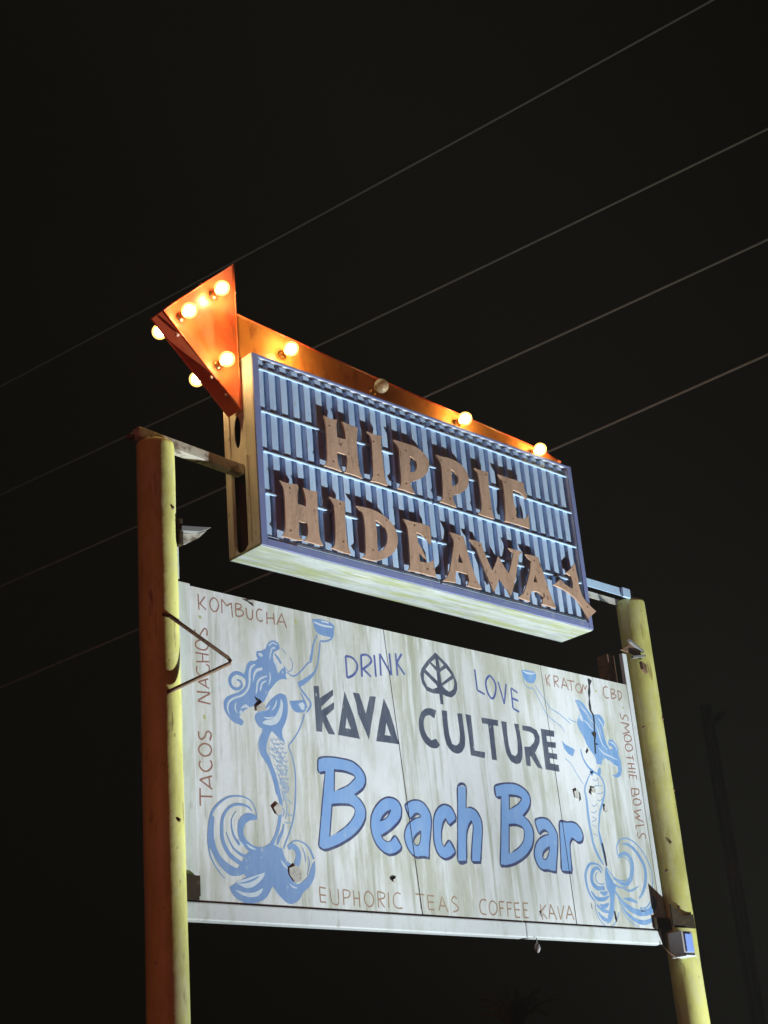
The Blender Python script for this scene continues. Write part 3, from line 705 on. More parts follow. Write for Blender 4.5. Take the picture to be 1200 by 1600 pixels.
    ('S','blue','390,1325 364,1339 328,1343 298,1329 276,1301 277,1267 299,1245 335,1246 360,1269 355,1293 326,1301',[23.7, 23.7, 23.7, 23.7, 23.7, 21.6, 21.6, 19.4, 17.3, 14.7, 11.2],0,1),
    ('S','pale','471,1418 439,1395 425,1353 422,1303 407,1256 363,1211 296,1182 259,1152 249,1112 262,1080',[8.7, 14.8, 14.8, 13.9, 13.0, 13.0, 13.0, 13.0, 10.4, 4.3],0,1),
    ('S','pale','525,1399 481,1382 458,1348 452,1308',[17.7, 17.7, 13.3, 4.4],0,1),
    ('S','pale','560,1359 509,1336 483,1307 474,1261 466,1235',[6.6, 13.3, 13.3, 11.1, 4.4],0,1),
    ('S','pale','551,1327 519,1308 505,1276 501,1255',[6.6, 11.1, 12.4, 4.4],0,1),
    ('S','pale','313,1160 305,1125 318,1095',[4.3, 10.3, 4.3],0,1),
    ('S','pale','580,1387 583,1347 568,1305',[4.5, 10.8, 4.5],0,1),
    ('S','pale','346,1128 383,1148 410,1141',[4.3, 19.5, 8.7],0,1),
    ('S','pale','634,1551 608,1539 593,1501 585,1464',[13.6, 11.3, 9.1, 4.5],0,1),
    ('S','pale','584,1555 617,1579 648,1571',[9.1, 9.1, 9.1],0,1),
    ('S','pale','500,1488 518,1486 530,1478',[13.5, 22.5, 13.5],0,1),
    ('S','pale','616,1464 637,1447 647,1413',[13.6, 22.7, 13.6],0,1),
    ('S','pale','352,1116 345,1101 350,1092',[12.9, 21.5, 12.9],0,1),
    ('S','blue','628,1509 652,1485 675,1455',[9.1, 18.2, 13.7],0,1),
    ('S','pale','681,1408 683,1393',[9.1],0,1),
    ('S','blue','679,1556 703,1539 717,1521',[5.1],0,1),
    ('S','blue','748,1505 762,1482 766,1452 752,1424 725,1409',[5.1],0,1),
    ('S','blue','690,1450 726,1415',[5.0],0,1),
    ('S','blue','716,1408 755,1389 795,1402 843,1443 885,1486 919,1507',[6.9, 9.3, 10.2, 9.3, 9.3, 9.3],0,1),
    ('S','blue','912,1508 930,1566 948,1627 983,1693',[19.0, 16.6, 11.8, 9.5],0,1),
    ('S','blue','803,1340 850,1367 904,1406 947,1449 970,1499 990,1576 1003,1649',[32.8, 30.5, 23.4, 14.1, 11.2, 9.4, 9.4],0,1),
    ('P','blue','948,1791 989,1801 1056,1805 1116,1794 1134,1776 1123,1726 1110,1694 1073,1696 1027,1696 987,1702 963,1730',[],1),
    ('S','pale','963,1775 1032,1764 1117,1768',[9.6, 14.5, 9.6],0,1),
    ('S','pale','1025,1791 1061,1793 1085,1789',[11.6],0,1),
    ('S','blue','1003,1655 1057,1664 1107,1693 1124,1737',[12.1, 12.1, 10.6, 9.7],0,1),
    ('P','blue','722,1227 763,1233 834,1248 852,1230 856,1200 841,1173 808,1164 770,1161 740,1179',[],1),
    ('P','pale','793,1217 827,1234 843,1219 839,1190 822,1181 805,1198',[],1),
    ('S','blue','803,1340 832,1303 867,1268 894,1236 882,1204 854,1172',[9.2, 13.8, 13.8, 13.8, 13.8, 9.2],0,1),
    ('S','blue','818,1291 846,1239 859,1201',[6.9, 13.7, 13.7],0,1),
    ('P','blue','653,1267 696,1258 709,1220 708,1170 698,1119 670,1066 643,1033 526,1020 478,1031 450,1067 449,1100 472,1123 509,1138 535,1161 562,1199 601,1235',[],1),
    ('P','pale','656,1233 673,1205 667,1159 648,1107 614,1068 564,1052 521,1047 504,1064 530,1082 579,1093 618,1128 647,1181',[],1),
    ('S','pale','624,1218 610,1181 583,1148',[4.4, 10.7, 4.4],0,1),
    ('S','pale','516,1097 555,1096 590,1109',[4.4, 10.6, 4.4],0,1),
    ('S','pale','530,1141 553,1156 566,1175',[4.4, 10.6, 4.4],0,1),
    ('P','blue','445,1085 461,1048 502,1027 501,1005 481,978 467,943 467,900 480,863 508,832 536,797 551,751 569,701 580,640 607,643 603,714 583,774 561,819 546,861 524,887 526,926 541,966 562,1008 574,1019 604,998 645,969 672,960 652,995 652,1039 684,1087 652,1073 601,1052 504,1054',[],1),
    ('S','blue','837,1162 817,1110 781,1045 739,991 698,944 714,899 733,824 737,757 730,660',[11.0, 9.7, 8.8, 8.8, 8.8, 8.8, 8.8, 8.8],0,1),
    ('S','scale','559,964 585,945 618,939',[4.4, 10.5, 5.2],0,1),
    ('S','scale','538,918 567,904 598,915',[4.3, 10.4, 5.2],0,1),
    ('S','scale','571,868 611,839 647,822',[4.3, 10.4, 5.2],0,1),
    ('S','scale','584,798 631,779 667,761',[4.3, 10.4, 5.2],0,1),
    ('S','scale','600,761 634,727 669,709',[4.3, 10.4, 5.2],0,1),
    ('S','scale','615,715 650,695 686,689',[4.3, 10.4, 5.2],0,1),
    ('S','scale','603,896 637,862 672,841',[4.4, 10.5, 5.2],0,1),
    ('S','scale','581,937 598,910 596,886',[4.4, 10.5, 5.2],0,1),
    ('S','scale','631,861 641,828 682,809',[4.4, 10.5, 5.2],0,1),
    ('S','scale','603,814 608,791 643,766',[4.3, 10.4, 5.2],0,1),
    ('S','scale','611,743 627,716 657,705',[4.3, 10.4, 5.2],0,1),
    ('S','scale','592,909 627,889 643,862',[4.4, 10.5, 5.2],0,1),
    ('S','scale','542,889 565,873 589,873',[4.3, 10.4, 5.2],0,1),
    ('S','scale','658,816 668,783 661,758',[4.4, 10.5, 5.2],0,1),
    ('S','scale','632,698 655,676 685,675',[4.3, 10.4, 5.2],0,1),
    ('S','scale','556,979 570,963 585,976',[3.5, 8.7, 3.5],0,1),
    ('S','scale','585,983 600,967 615,979',[3.5, 8.8, 3.5],0,1),
    ('S','scale','616,988 630,970 646,983',[3.5, 8.8, 3.5],0,1),
    ('S','scale','572,951 587,939 603,951',[3.5, 8.7, 3.5],0,1),
    ('S','scale','604,957 619,942 636,955',[3.5, 8.8, 3.5],0,1),
    ('S','scale','636,960 652,946 668,959',[3.5, 8.8, 3.5],0,1),
    ('S','scale','557,927 573,910 591,923',[3.5, 8.7, 3.5],0,1),
    ('S','scale','591,931 607,914 624,927',[3.5, 8.7, 3.5],0,1),
    ('S','scale','625,935 642,918 659,931',[3.5, 8.8, 3.5],0,1),
    ('S','scale','575,903 592,886 611,899',[3.5, 8.7, 3.5],0,1),
    ('S','scale','611,905 629,890 647,903',[3.5, 8.7, 3.5],0,1),
    ('S','scale','647,908 665,894 683,907',[3.5, 8.8, 3.5],0,1),
    ('S','scale','565,874 581,858 599,871',[3.5, 8.7, 3.5],0,1),
    ('S','scale','599,874 615,862 633,875',[3.5, 8.7, 3.5],0,1),
    ('S','scale','633,877 650,866 667,878',[3.5, 8.7, 3.5],0,1),
    ('S','scale','588,852 604,834 620,846',[3.5, 8.7, 3.5],0,1),
    ('S','scale','620,854 635,838 652,850',[3.5, 8.7, 3.5],0,1),
    ('S','scale','652,855 668,841 684,854',[3.5, 8.8, 3.5],0,1),
    ('S','scale','580,820 594,807 609,819',[3.5, 8.7, 3.5],0,1),
    ('S','scale','610,825 624,810 639,822',[3.5, 8.7, 3.5],0,1),
    ('S','scale','640,829 654,813 670,826',[3.5, 8.7, 3.5],0,1),
    ('S','scale','601,794 614,782 628,795',[3.5, 8.7, 3.5],0,1),
    ('S','scale','629,802 642,785 656,798',[3.5, 8.7, 3.5],0,1),
    ('S','scale','657,806 670,788 684,801',[3.5, 8.7, 3.5],0,1),
    ('S','scale','595,771 607,755 620,767',[3.5, 8.6, 3.5],0,1),
    ('S','scale','621,775 632,758 646,770',[3.5, 8.7, 3.5],0,1),
    ('S','scale','647,779 658,761 672,773',[3.5, 8.7, 3.5],0,1),
    ('S','scale','614,744 625,731 637,743',[3.5, 8.6, 3.5],0,1),
    ('S','scale','637,746 648,733 661,745',[3.5, 8.7, 3.5],0,1),
    ('S','scale','661,752 672,736 684,748',[3.5, 8.7, 3.5],0,1),
    ('S','scale','610,716 620,704 631,716',[3.5, 8.6, 3.5],0,1),
    ('S','scale','631,723 641,706 652,718',[3.5, 8.6, 3.5],0,1),
    ('S','scale','653,725 663,709 674,720',[3.5, 8.7, 3.5],0,1),
    ('S','scale','627,697 636,680 645,691',[3.5, 8.6, 3.5],0,1),
    ('S','scale','646,698 655,682 665,693',[3.5, 8.6, 3.5],0,1),
    ('S','scale','666,700 674,683 685,695',[3.5, 8.7, 3.5],0,1),
    ('S','scale','625,667 632,653 642,665',[3.4, 8.6, 3.4],0,1),
    ('S','scale','642,668 650,655 659,666',[3.5, 8.6, 3.5],0,1),
    ('S','scale','659,672 667,657 676,668',[3.5, 8.6, 3.5],0,1),
    ('S','blue','582,726 599,652 613,592 601,511 585,449 564,401 531,348',[34.0, 29.8, 25.5, 23.4, 23.4, 21.3, 25.5],0,1),
    ('S','blue','730,660 722,592 709,534 685,462 653,399 615,326',[9.4],0,1),
    ('S','scale','639,718 656,700 675,702',[6.5, 11.3, 5.2],0,1),
    ('S','scale','618,677 652,633 703,591',[6.5, 11.2, 5.2],0,1),
    ('S','scale','648,619 660,572 642,500',[6.4, 11.2, 5.2],0,1),
    ('S','scale','635,481 659,478 687,483',[6.4, 11.1, 5.1],0,1),
    ('S','scale','626,654 639,627 631,603',[6.5, 11.2, 5.2],0,1),
    ('S','scale','652,548 668,526 699,529',[6.4, 11.1, 5.1],0,1),
    ('S','scale','629,565 636,537 619,512',[6.4, 11.1, 5.1],0,1),
    ('S','blue','628,471 613,423 586,384 569,346',[8.4, 16.8, 21.0, 12.6],0,1),
    ('S','blue','427,482 424,528 398,576 353,600 289,603 226,590 167,555 120,510 99,467 86,417 78,363 77,309 87,253 112,206 149,160 178,133',[6.4, 6.4, 8.0, 8.8, 9.6, 11.2, 13.6, 16.0, 18.0, 16.0, 14.0, 12.0, 10.0, 8.0, 6.4, 6.4],0,1),
    ('P','blue','122,474 90,453 74,398 70,344 83,297 109,254 140,208 177,175 220,147 288,151 346,181 290,187 240,201 191,224 153,257 128,300 116,348 116,401 123,447',[],1),
    ('S','pale','83,288 100,240 134,190 182,149',[2.4, 7.9, 9.5, 3.2],0,1),
    ('S','blue','395,525 373,546 333,556 281,554 234,534 199,498 180,461 172,406 175,352 195,300 226,262 270,234 314,219 365,214',[6.4, 12.1, 14.5, 16.1, 16.1, 17.7, 20.1, 22.5, 24.9, 26.6, 28.2, 28.2, 24.1, 20.1],0,1),
    ('S','blue','202,390 220,351 246,308 284,280 317,267 362,261',[4.0, 8.1, 12.1, 16.2, 18.2, 16.2],0,1),
    ('S','blue','279,515 248,471 243,425 257,372 297,326',[4.1, 6.1, 10.2, 14.2, 20.3],0,1),
    ('P','blue','426,500 400,512 359,513 324,496 296,466 286,429 284,388 299,348 326,319 364,290 410,284 474,289 529,329 482,330 435,322 389,328 350,352 326,382 325,418 344,452 380,473 424,477',[],1),
    ('P','blue','525,356 565,337 606,326 616,290 631,259 666,243 652,214 638,186 671,142 712,127 756,152 795,186 813,225 828,253 848,273 849,218 833,166 795,118 741,83 717,45 680,21 643,12 603,26 564,55 537,90 518,107 501,79 476,46 440,22 382,4 314,3 259,22 227,51 212,85 264,114 333,149 301,174 267,185 304,228 340,275 376,304 423,308 470,325',[],1),
    ('P','pale','264,123 321,135 408,163 467,182 460,157 423,124 376,94 330,85 291,98 263,110',[],1),
    ('P','pale','250,74 317,60 385,64 450,94 437,66 401,42 344,37 288,48',[],1),
    ('S','blue','269,110 326,118 384,137 425,159',[2.4, 10.1, 12.1, 4.0],0,1),
    ('S','pale','589,260 612,234 640,211',[3.3, 14.2, 3.3],0,1),
    ('S','pale','344,334 371,318 411,307',[3.3, 13.9, 3.3],0,1),
    ('S','pale','288,357 304,335 326,321',[3.3, 13.8, 3.3],0,1),
    ('S','pale','537,85 564,53 603,27',[3.3, 9.8, 3.3],0,1),
    ('S','pale','646,127 674,111 704,108',[3.3, 10.0, 3.3],0,1),
    ('S','blue','662,353 688,373 725,381 773,370 813,341 842,282',[8.6, 8.6, 8.6, 10.3, 12.9, 15.4],0,1),
    ('S','blue','649,333 680,347 709,333 724,306 720,274 705,236',[25.5, 34.0, 38.2, 40.4, 40.4, 38.2],0,1),
    ('S','blue','758,346 774,305 776,259',[3.4, 7.7, 3.4],0,1),
    ('S','blue','797,298 806,252 783,186',[3.4, 7.7, 3.4],0,1),
    ('S','scale','357,267 362,254 364,241',[4.1, 8.1, 4.1],0,1),
    ('S','scale','438,273 446,264 455,263',[4.1, 8.2, 4.1],0,1),
    ('S','scale','331,212 342,199 344,190',[4.0, 8.1, 4.0],0,1),
  ]),
  ('painted_mermaid:pale blue mermaid beside the words SMOOTHIE BOWLS', [
    ('P','blue2','2901,1758 2939,1768 3031,1770 3060,1754 3051,1721 3021,1681 2968,1673 2926,1690 2909,1723',[],1),
    ('S','pale','2917,1756 2970,1747 3046,1756',[5.8, 15.0, 5.8],0,1),
    ('S','blue2','2908,1715 2919,1654 2962,1636 3007,1635 3061,1556 3124,1463 3219,1412 3272,1388 3295,1355',[6.3],0,1),
    ('S','blue2','3030,1670 3073,1621 3130,1558 3169,1516 3257,1488 3321,1457 3374,1428',[6.4],0,1),
    ('S','blue2','3263,1160 3326,1120 3371,1056 3429,992',[6.4],0,1),
    ('S','blue2','3359,1470 3391,1454 3444,1449',[6.5],0,1),
    ('P','blue2','3248,1290 3284,1263 3351,1248 3384,1236 3350,1185 3305,1196 3265,1230',[],1),
    ('P','blue2','3458,1618 3501,1627 3543,1612 3574,1586 3604,1553 3635,1527 3674,1538 3722,1545 3754,1525 3772,1496 3760,1464 3738,1449 3745,1395 3752,1342 3773,1308 3792,1289 3831,1297 3812,1316 3787,1310 3780,1333 3794,1362 3828,1369 3869,1344 3893,1304 3884,1261 3903,1221 3899,1160 3844,1166 3785,1195 3726,1218 3684,1196 3667,1158 3612,1158 3605,1211 3560,1253 3524,1296 3513,1331 3463,1396 3445,1442 3474,1493 3513,1462 3513,1511 3487,1562',[],1),
    ('P','blue2','3718,1224 3811,1228 3878,1236 3897,1196 3901,1148 3875,1097 3815,1076 3773,1098 3819,1097 3856,1137 3847,1178 3796,1202 3733,1207',[],1),
    ('S','pale','3509,1577 3565,1542 3602,1498 3641,1467',[4.8, 13.3, 10.9, 4.8],0,1),
    ('S','pale','3534,1477 3574,1452 3597,1431 3625,1414',[4.8, 13.2, 10.8, 4.8],0,1),
    ('S','pale','3658,1463 3683,1406 3704,1330 3757,1279',[4.8, 13.3, 10.9, 4.8],0,1),
    ('S','pale','3658,1288 3705,1252 3793,1232 3864,1216',[4.8, 13.3, 10.9, 4.8],0,1),
    ('S','pale','3697,1517 3720,1496 3742,1468 3742,1444',[4.9, 13.4, 11.0, 4.9],0,1),
    ('S','pale','3800,1348 3836,1340 3864,1319 3871,1286',[4.9, 13.5, 11.0, 4.9],0,1),
    ('S','pale','3712,1199 3746,1185 3799,1173 3862,1162',[4.8, 13.3, 10.9, 4.8],0,1),
    ('S','scale','3496,1605 3559,1559 3608,1487',[4.8, 8.4, 4.8],0,1),
    ('S','scale','3698,1474 3710,1403 3727,1351',[4.8, 8.5, 4.8],0,1),
    ('S','scale','3567,1506 3613,1463 3633,1430',[4.8, 8.4, 4.8],0,1),
    ('P','pale','3469,1493 3495,1532 3520,1499 3526,1464 3496,1472',[],0),
    ('S','blue2','3452,1252 3458,1194 3499,1134 3555,1099 3630,1071 3664,1016 3660,957 3622,883 3574,804 3551,739 3534,680 3534,595',[11.8, 14.7, 17.7, 17.7, 15.3, 14.1, 14.1, 17.7, 17.7, 15.3, 14.1, 15.3],0,1),
    ('S','blue2','3531,1090 3476,1020 3437,958 3440,889 3438,815 3436,740 3440,673 3447,583',[5.7, 11.5, 17.2, 22.9, 25.8, 25.8, 22.9, 22.9],0,1),
    ('S','blue2','3525,1084 3546,1098 3530,1067',[17.6, 35.3, 23.5],0,1),
    ('S','blue2','3643,1132 3628,1101 3613,1076',[17.8, 35.5, 23.7],0,1),
    ('S','scale','3476,761 3501,757 3526,748',[6.9],0,1),
    ('S','scale','3468,703 3489,699 3509,687',[6.9],0,1),
    ('S','scale','3468,641 3489,637 3509,626',[6.8],0,1),
    ('S','scale','3542,1039 3577,1031 3600,1057',[7.0],0,1),
    ('S','scale','3600,1057 3602,1021 3591,991',[7.1],0,1),
    ('S','scale','3550,987 3597,998 3651,997',[7.0],0,1),
    ('S','scale','3566,936 3612,941 3652,962',[7.0],0,1),
    ('S','scale','3565,890 3591,886 3623,907',[7.0],0,1),
    ('S','scale','3494,848 3519,839 3550,859',[6.9],0,1),
    ('S','scale','3474,795 3509,792 3540,812',[6.9],0,1),
    ('S','scale','3468,726 3497,734 3517,747',[6.9],0,1),
    ('S','blue2','3441,656 3449,572 3485,490 3533,426',[22.6, 22.6, 22.6, 11.3],0,1),
    ('S','blue2','3530,663 3543,584 3558,501 3564,428',[17.1, 28.5, 28.5, 17.1],0,1),
    ('S','blue2','3520,386 3475,422 3397,426 3347,392 3318,335 3321,264 3343,206 3386,164',[6.6, 13.3, 18.8, 22.1, 24.3, 22.1, 18.8, 11.0],0,1),
    ('S','blue2','3499,368 3461,399 3415,385 3384,339 3386,290 3432,259 3511,264',[11.1, 22.2, 27.8, 30.6, 33.3, 33.3, 27.8],0,1),
    ('S','blue2','3451,371 3426,336 3440,298 3481,287 3514,297',[7.8],0,1),
    ('S','blue2','3389,159 3382,104 3412,41 3472,0 3533,0 3596,49 3635,105',[7.7],0,1),
    ('S','blue2','3660,134 3723,59 3829,9',[7.9],0,1),
    ('S','blue2','3357,234 3408,187 3486,186 3548,211',[11.1, 27.8, 27.8, 11.1],0,1),
    ('S','blue2','3399,143 3445,115 3486,104 3524,100',[11.1, 27.7, 27.7, 11.1],0,1),
    ('S','blue2','3406,95 3434,63 3473,46 3520,40',[11.0, 27.6, 27.6, 11.0],0,1),
    ('S','blue2','3452,233 3485,224 3513,228 3537,240',[11.2, 27.9, 27.9, 11.2],0,1),
    ('S','blue2','3434,148 3466,135 3503,143 3533,161',[11.1, 27.8, 27.8, 11.1],0,1),
    ('P','blue2','3553,416 3571,378 3604,325 3639,282 3620,237 3600,186 3588,130 3567,75 3532,35 3484,17 3505,72 3535,128 3556,184 3556,228 3529,265 3528,320 3536,376',[],1),
    ('S','blue2','3561,411 3604,364 3659,333 3739,327 3798,347 3827,394 3840,452 3811,484 3759,498 3707,486',[8.1],0,1),
    ('S','blue2','3710,500 3774,522 3827,514 3859,476 3855,419 3827,355 3770,306 3699,308 3625,337',[11.6, 26.2, 32.0, 34.9, 34.9, 34.9, 29.1, 23.3, 11.6],0,1),
    ('S','blue2','3707,506 3712,569 3759,618 3827,635 3898,623 3972,582 4031,517 4069,438 4072,352 4046,265 4011,195 3943,147 3878,144',[10.7],0,1),
    ('S','blue2','3771,590 3835,592 3903,565 3964,506 4002,434 3991,347 3944,265 3885,211',[5.9, 20.7, 26.6, 29.5, 29.5, 29.5, 23.6, 11.8],0,1),
    ('S','blue2','3702,202 3755,199 3800,196 3859,179',[5.7, 22.9, 28.6, 11.5],0,1),
    ('S','blue2','3616,259 3672,189 3767,133 3871,110 3985,126 4058,181 4049,237',[11.5, 28.7, 40.1, 45.9, 45.9, 51.6, 22.9],0,1),
    ('S','blue2','3652,177 3723,98 3821,52 3929,46 4029,78',[8.5, 22.8, 31.3, 34.1, 22.8],0,1),
    ('S','blue2','3725,267 3805,261 3896,297',[5.7, 17.2, 5.7],0,1),
    ('S','blue2','3617,303 3674,279 3764,278',[5.7, 17.1, 5.7],0,1),
  ]),
  ('crack', [
    ('P','dark','3642,1808 3661,1809 3687,1798 3657,1757 3654,1707 3634,1655 3637,1588 3635,1564 3659,1530 3656,1469 3643,1407 3654,1390 3631,1333 3622,1236 3607,1235 3615,1307 3622,1356 3597,1386 3632,1402 3641,1467 3643,1522 3614,1561 3611,1597 3625,1654 3624,1697 3642,1749',[],0),
    ('P','dark','3502,1234 3527,1267 3537,1250 3509,1223',[],0),
    ('P','dark','3632,1315 3663,1310 3634,1302',[],0),
    ('P','dark','3542,579 3557,580 3570,496 3572,423 3558,417 3555,467',[],0),
    ('P','dark','3579,108 3592,109 3601,49 3588,32 3577,59',[],0),
    ('P','dark','3880,150 3888,128 3920,126 3943,125 3891,118',[],0),
    ('P','dark','3337,156 3344,130 3344,108 3339,124',[],0),
  ]),
]
CHIPS = [
  ('456,1214 495,1202 529,1168 499,1181 470,1191','461,1151 506,1187 533,1141 466,1120'),
  ('536,571 558,544 583,516 566,531','550,558 588,589 617,573 605,525 580,514'),
  ('664,208 688,210 683,186','646,218 702,236 735,201 725,146 688,134 649,178'),
  ('1444,213 1473,226 1497,222 1483,203 1450,198','1463,202 1496,210 1489,186 1472,180'),
  ('3349,943 3376,918 3378,877 3354,861 3368,903','3304,928 3348,936 3351,874 3310,877'),
  ('3474,934 3505,979 3503,920','3503,972 3551,970 3538,934 3507,937'),
  ('2785,61 2809,32 2793,46','2795,59 2812,68 2814,37'),
  ('395,1820 431,1811 467,1793 482,1789 469,1824','432,1817 477,1829 486,1800 468,1809'),
  ('3619,848 3655,849 3656,817 3628,806','3624,852 3647,851 3644,816 3619,808'),
]

# ------------------------------------------------------------------ lettering cabinet
BX0, BX1, BZ0, BZ1, BY0, BY1 = .435, 3.587, 2.133, 3.473, -.16, .16
cab = thing('sign_cabinet', (2.01, 0, BZ0 + Z0), 'blue ribbed sign cabinet with two rows of brown cut-out letters', 'sign')
box('back_sheet', M['rib'], cab, BX0 + .03, BX1 - .03, -.118, -.110, BZ0 + .02, BZ1 - .02, 0)
# upright ribs of the corrugated sheet
def rib_mesh(h):
    w0, w1, d = .030, .0275, .032
    prof = [(-w0, d), (-w1, .002), (-w1 + .003, 0), (w1 - .003, 0), (w1, .002), (w0, d)]
    b = bmesh.new(); lo = [b.verts.new((x, y, -h / 2)) for x, y in prof]; hi = [b.verts.new((x, y, h / 2)) for x, y in prof]
    for i in range(len(prof)): j = (i + 1) % len(prof); b.faces.new((lo[i], lo[j], hi[j], hi[i]))
    b.faces.new(lo); b.faces.new(hi[::-1])
    return mesh_from(b, 'rib')
rme = rib_mesh(BZ1 - BZ0 - .06)
for k in range(31):
    x = .553 + .0985 * k - .0493
    if x > BX1 - .055: break
    link('rib', rme, M['rib'], cab, (x + random.uniform(-.0018, .0018), -.149 + random.uniform(0, .002), (BZ0 + BZ1) / 2 + Z0)).rotation_euler = (0, random.uniform(-.0022, .0022), random.uniform(-.03, .03))
# letter rails, each in two lengths with a lip
for zi, z in enumerate((3.392, 3.087, 2.803, 2.512, 2.205)):
    for (a, b) in ((BX0 + .058, 1.985), (2.000, BX1 - .062)):
        if zi == 4 and a < 1: a += .23
        r = box('rail', M['rail'], cab, a, b, -.155, -.149, z - .024, z, .001)
        box('lip', M['rail'], r, a + .001, b - .001, -.160, -.1552, z - .024, z - .013, .001)
    if zi == 4: box('rail', M['rail'], cab, BX0 + .058, BX0 + .15, -.155, -.149, z - .020, z, .002)
# bezel round the face
bz = [('bezel', BX0 + .001, BX0 + .050, BZ0 + .002, BZ1 - .001), ('bezel', BX1 - .045, BX1 - .001, BZ0 + .002, BZ1 - .001)]
for n, a, b, c, d in bz: box(n, M['bezel'], cab, a, b, -.163, -.152, c, d, .002)
box('bezel', M['bezel'], cab, BX0 + .051, BX1 - .046, -.162, -.152, BZ0 + .003, BZ0 + .050, .002)
box('bezel', M['bezel'], cab, BX0 + .051, BX1 - .046, -.162, -.152, BZ1 - .018, BZ1 - .002, .002)
# cabinet walls
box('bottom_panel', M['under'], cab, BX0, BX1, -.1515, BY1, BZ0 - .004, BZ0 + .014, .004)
box('top_panel', M['cream'], cab, BX0, BX1, -.1515, BY1, BZ1 - .012, BZ1, .003)
for side in (0, 1):
    xa, xb = (BX0, BX0 + .030) if side == 0 else (BX1 - .030, BX1)
    box('front_post', M['cream'], cab, xa, xb, -.1512, -.035, BZ0 + .0145, BZ1 - .0125, .004)
    box('rear_post', M['cream'], cab, xa, xb, .105, BY1, BZ0 + .0145, BZ1 - .0125, .004)
    xo = BX0 if side == 0 else BX1
    s = -1 if side == 0 else 1
    box('post_bead', M['cream'], cab, min(xo, xo + s * .008), max(xo, xo + s * .008), -.080, -.060, BZ0 + .05, 2.49, .003)
    box('post_bead', M['cream'], cab, min(xo, xo + s * .008), max(xo, xo + s * .008), -.075, -.058, 2.50, 2.77, .003)
    lo = 2.72 if side == 0 else BZ0 + .02
    bm = bmesh.new()
    hole = [(.035 + .032 * math.cos(t * math.pi / 8), 2.98 + .115 * math.sin(t * math.pi / 8)) for t in range(16)]
    extrude_loops(bm, [[(-.034, lo), (.104, lo), (.104, BZ1 - .013), (-.034, BZ1 - .013)], hole], xa + .012, xa + .018, 'X')
    for v in bm.verts: v.co -= Vector((xa + .015, 0, 2.98))
    link('side_web', mesh_from(bm, 'side_web'), M['cream'], cab, (xa + .015, 0, 2.98 + Z0))
# rounded gussets in the lower corners of the open side
bm = bmesh.new(); gus = [(0, 0), (.05, 0), (.03, .012), (.012, .03), (0, .06)]
extrude_loops(bm, [gus], 0, .012, 'X'); gm = mesh_from(bm, 'gusset')
gg = link('gusset', gm, M['cream'], cab, (BX0 + .008, -.034, BZ0 + .015 + Z0))
bm = bmesh.new(); extrude_loops(bm, [[(-a, b) for a, b in gus]], 0, .012, 'X')
link('gusset', mesh_from(bm, 'gusset'), M['cream'], cab, (BX0 + .008, .104, BZ0 + .015 + Z0))
box('back_panel', M['inner'], cab, BX0 + .031, BX1 - .031, .150, .158, BZ0 + .016, BZ1 - .014, 0)
box('inner_stud', M['inner'], cab, BX0 + .30, BX0 + .34, -.108, .148, BZ0 + .016, BZ1 - .014, 0)
screw_me = lathe_y([(.0055, 0), (.0055, .002), (.003, .003)], 10); screw_me.materials.append(M['rust'])
for v in screw_me.vertices: v.co.y *= -1
# cut-out plywood letters standing off the ribs
for ch, o, hs in LETTERS:
    o = corner_smooth(pts_of(o)); hs = [corner_smooth(pts_of(h)) for h in hs]
    cx = sum(p[0] for p in o) / len(o); cz = sum(p[1] for p in o) / len(o)
    bm = bmesh.new(); extrude_loops(bm, [[(p[0] - cx, p[1] - cz) for p in l] for l in [o] + hs], -.006, .006)
    l = link('letter', mesh_from(bm, 'letter'), M['ply'], cab, (cx, -.176, cz + Z0))
    tag(l, 'brown plywood letter %s' % ch)
    def inside(l_, x, z):
        c = False
        for i in range(len(l_)):
            (x1, z1), (x2, z2) = l_[i - 1], l_[i]
            if (z1 > z) != (z2 > z) and x < (x2 - x1) * (z - z1) / (z2 - z1) + x1: c = not c
        return c
    def clear(x, z): return all(inside(o, x + a, z + b_) and not any(inside(h, x + a, z + b_) for h in hs) for a in (-.013, .013) for b_ in (-.013, .013))
    zs = [p[1] for p in o]; xs = [p[0] for p in o]; got = []
    for want in (.86, .16):
        for tr in range(60):
            x = random.uniform(min(xs), max(xs)); z = min(zs) + (want + random.uniform(-.06, .06)) * (max(zs) - min(zs))
            if clear(x, z):
                link('screw', screw_me, None, l, (x, -.1822, z + Z0)); break
    if ch == 'Y': l['label'] = 'tilted brown plywood letter Y poking past the bezel'

# ------------------------------------------------------------------ arrow with bulbs
arrow = thing('arrow_sign', (.42, 0, BZ1 + Z0), 'red orange sheet metal arrow set with round bulbs on top of the cabinet', 'arrow')
AR = [(-.183, 3.614), (.400, 4.177), (.398, 3.792), (1.62, 3.702), (3.34, 3.606), (3.60, 3.560), (3.60, 3.4745), (.432, 3.4745), (.405, 3.400), (.405, 3.088)]
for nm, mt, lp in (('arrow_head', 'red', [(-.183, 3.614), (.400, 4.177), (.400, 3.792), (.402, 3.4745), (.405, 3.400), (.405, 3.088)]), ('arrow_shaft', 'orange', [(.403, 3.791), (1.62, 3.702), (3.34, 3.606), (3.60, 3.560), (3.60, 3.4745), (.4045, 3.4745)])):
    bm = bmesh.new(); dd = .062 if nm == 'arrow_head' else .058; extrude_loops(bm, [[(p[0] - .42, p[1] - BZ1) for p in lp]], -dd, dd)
    link(nm, mesh_from(bm, nm), M[mt], arrow, (.42, 0, BZ1 + Z0))
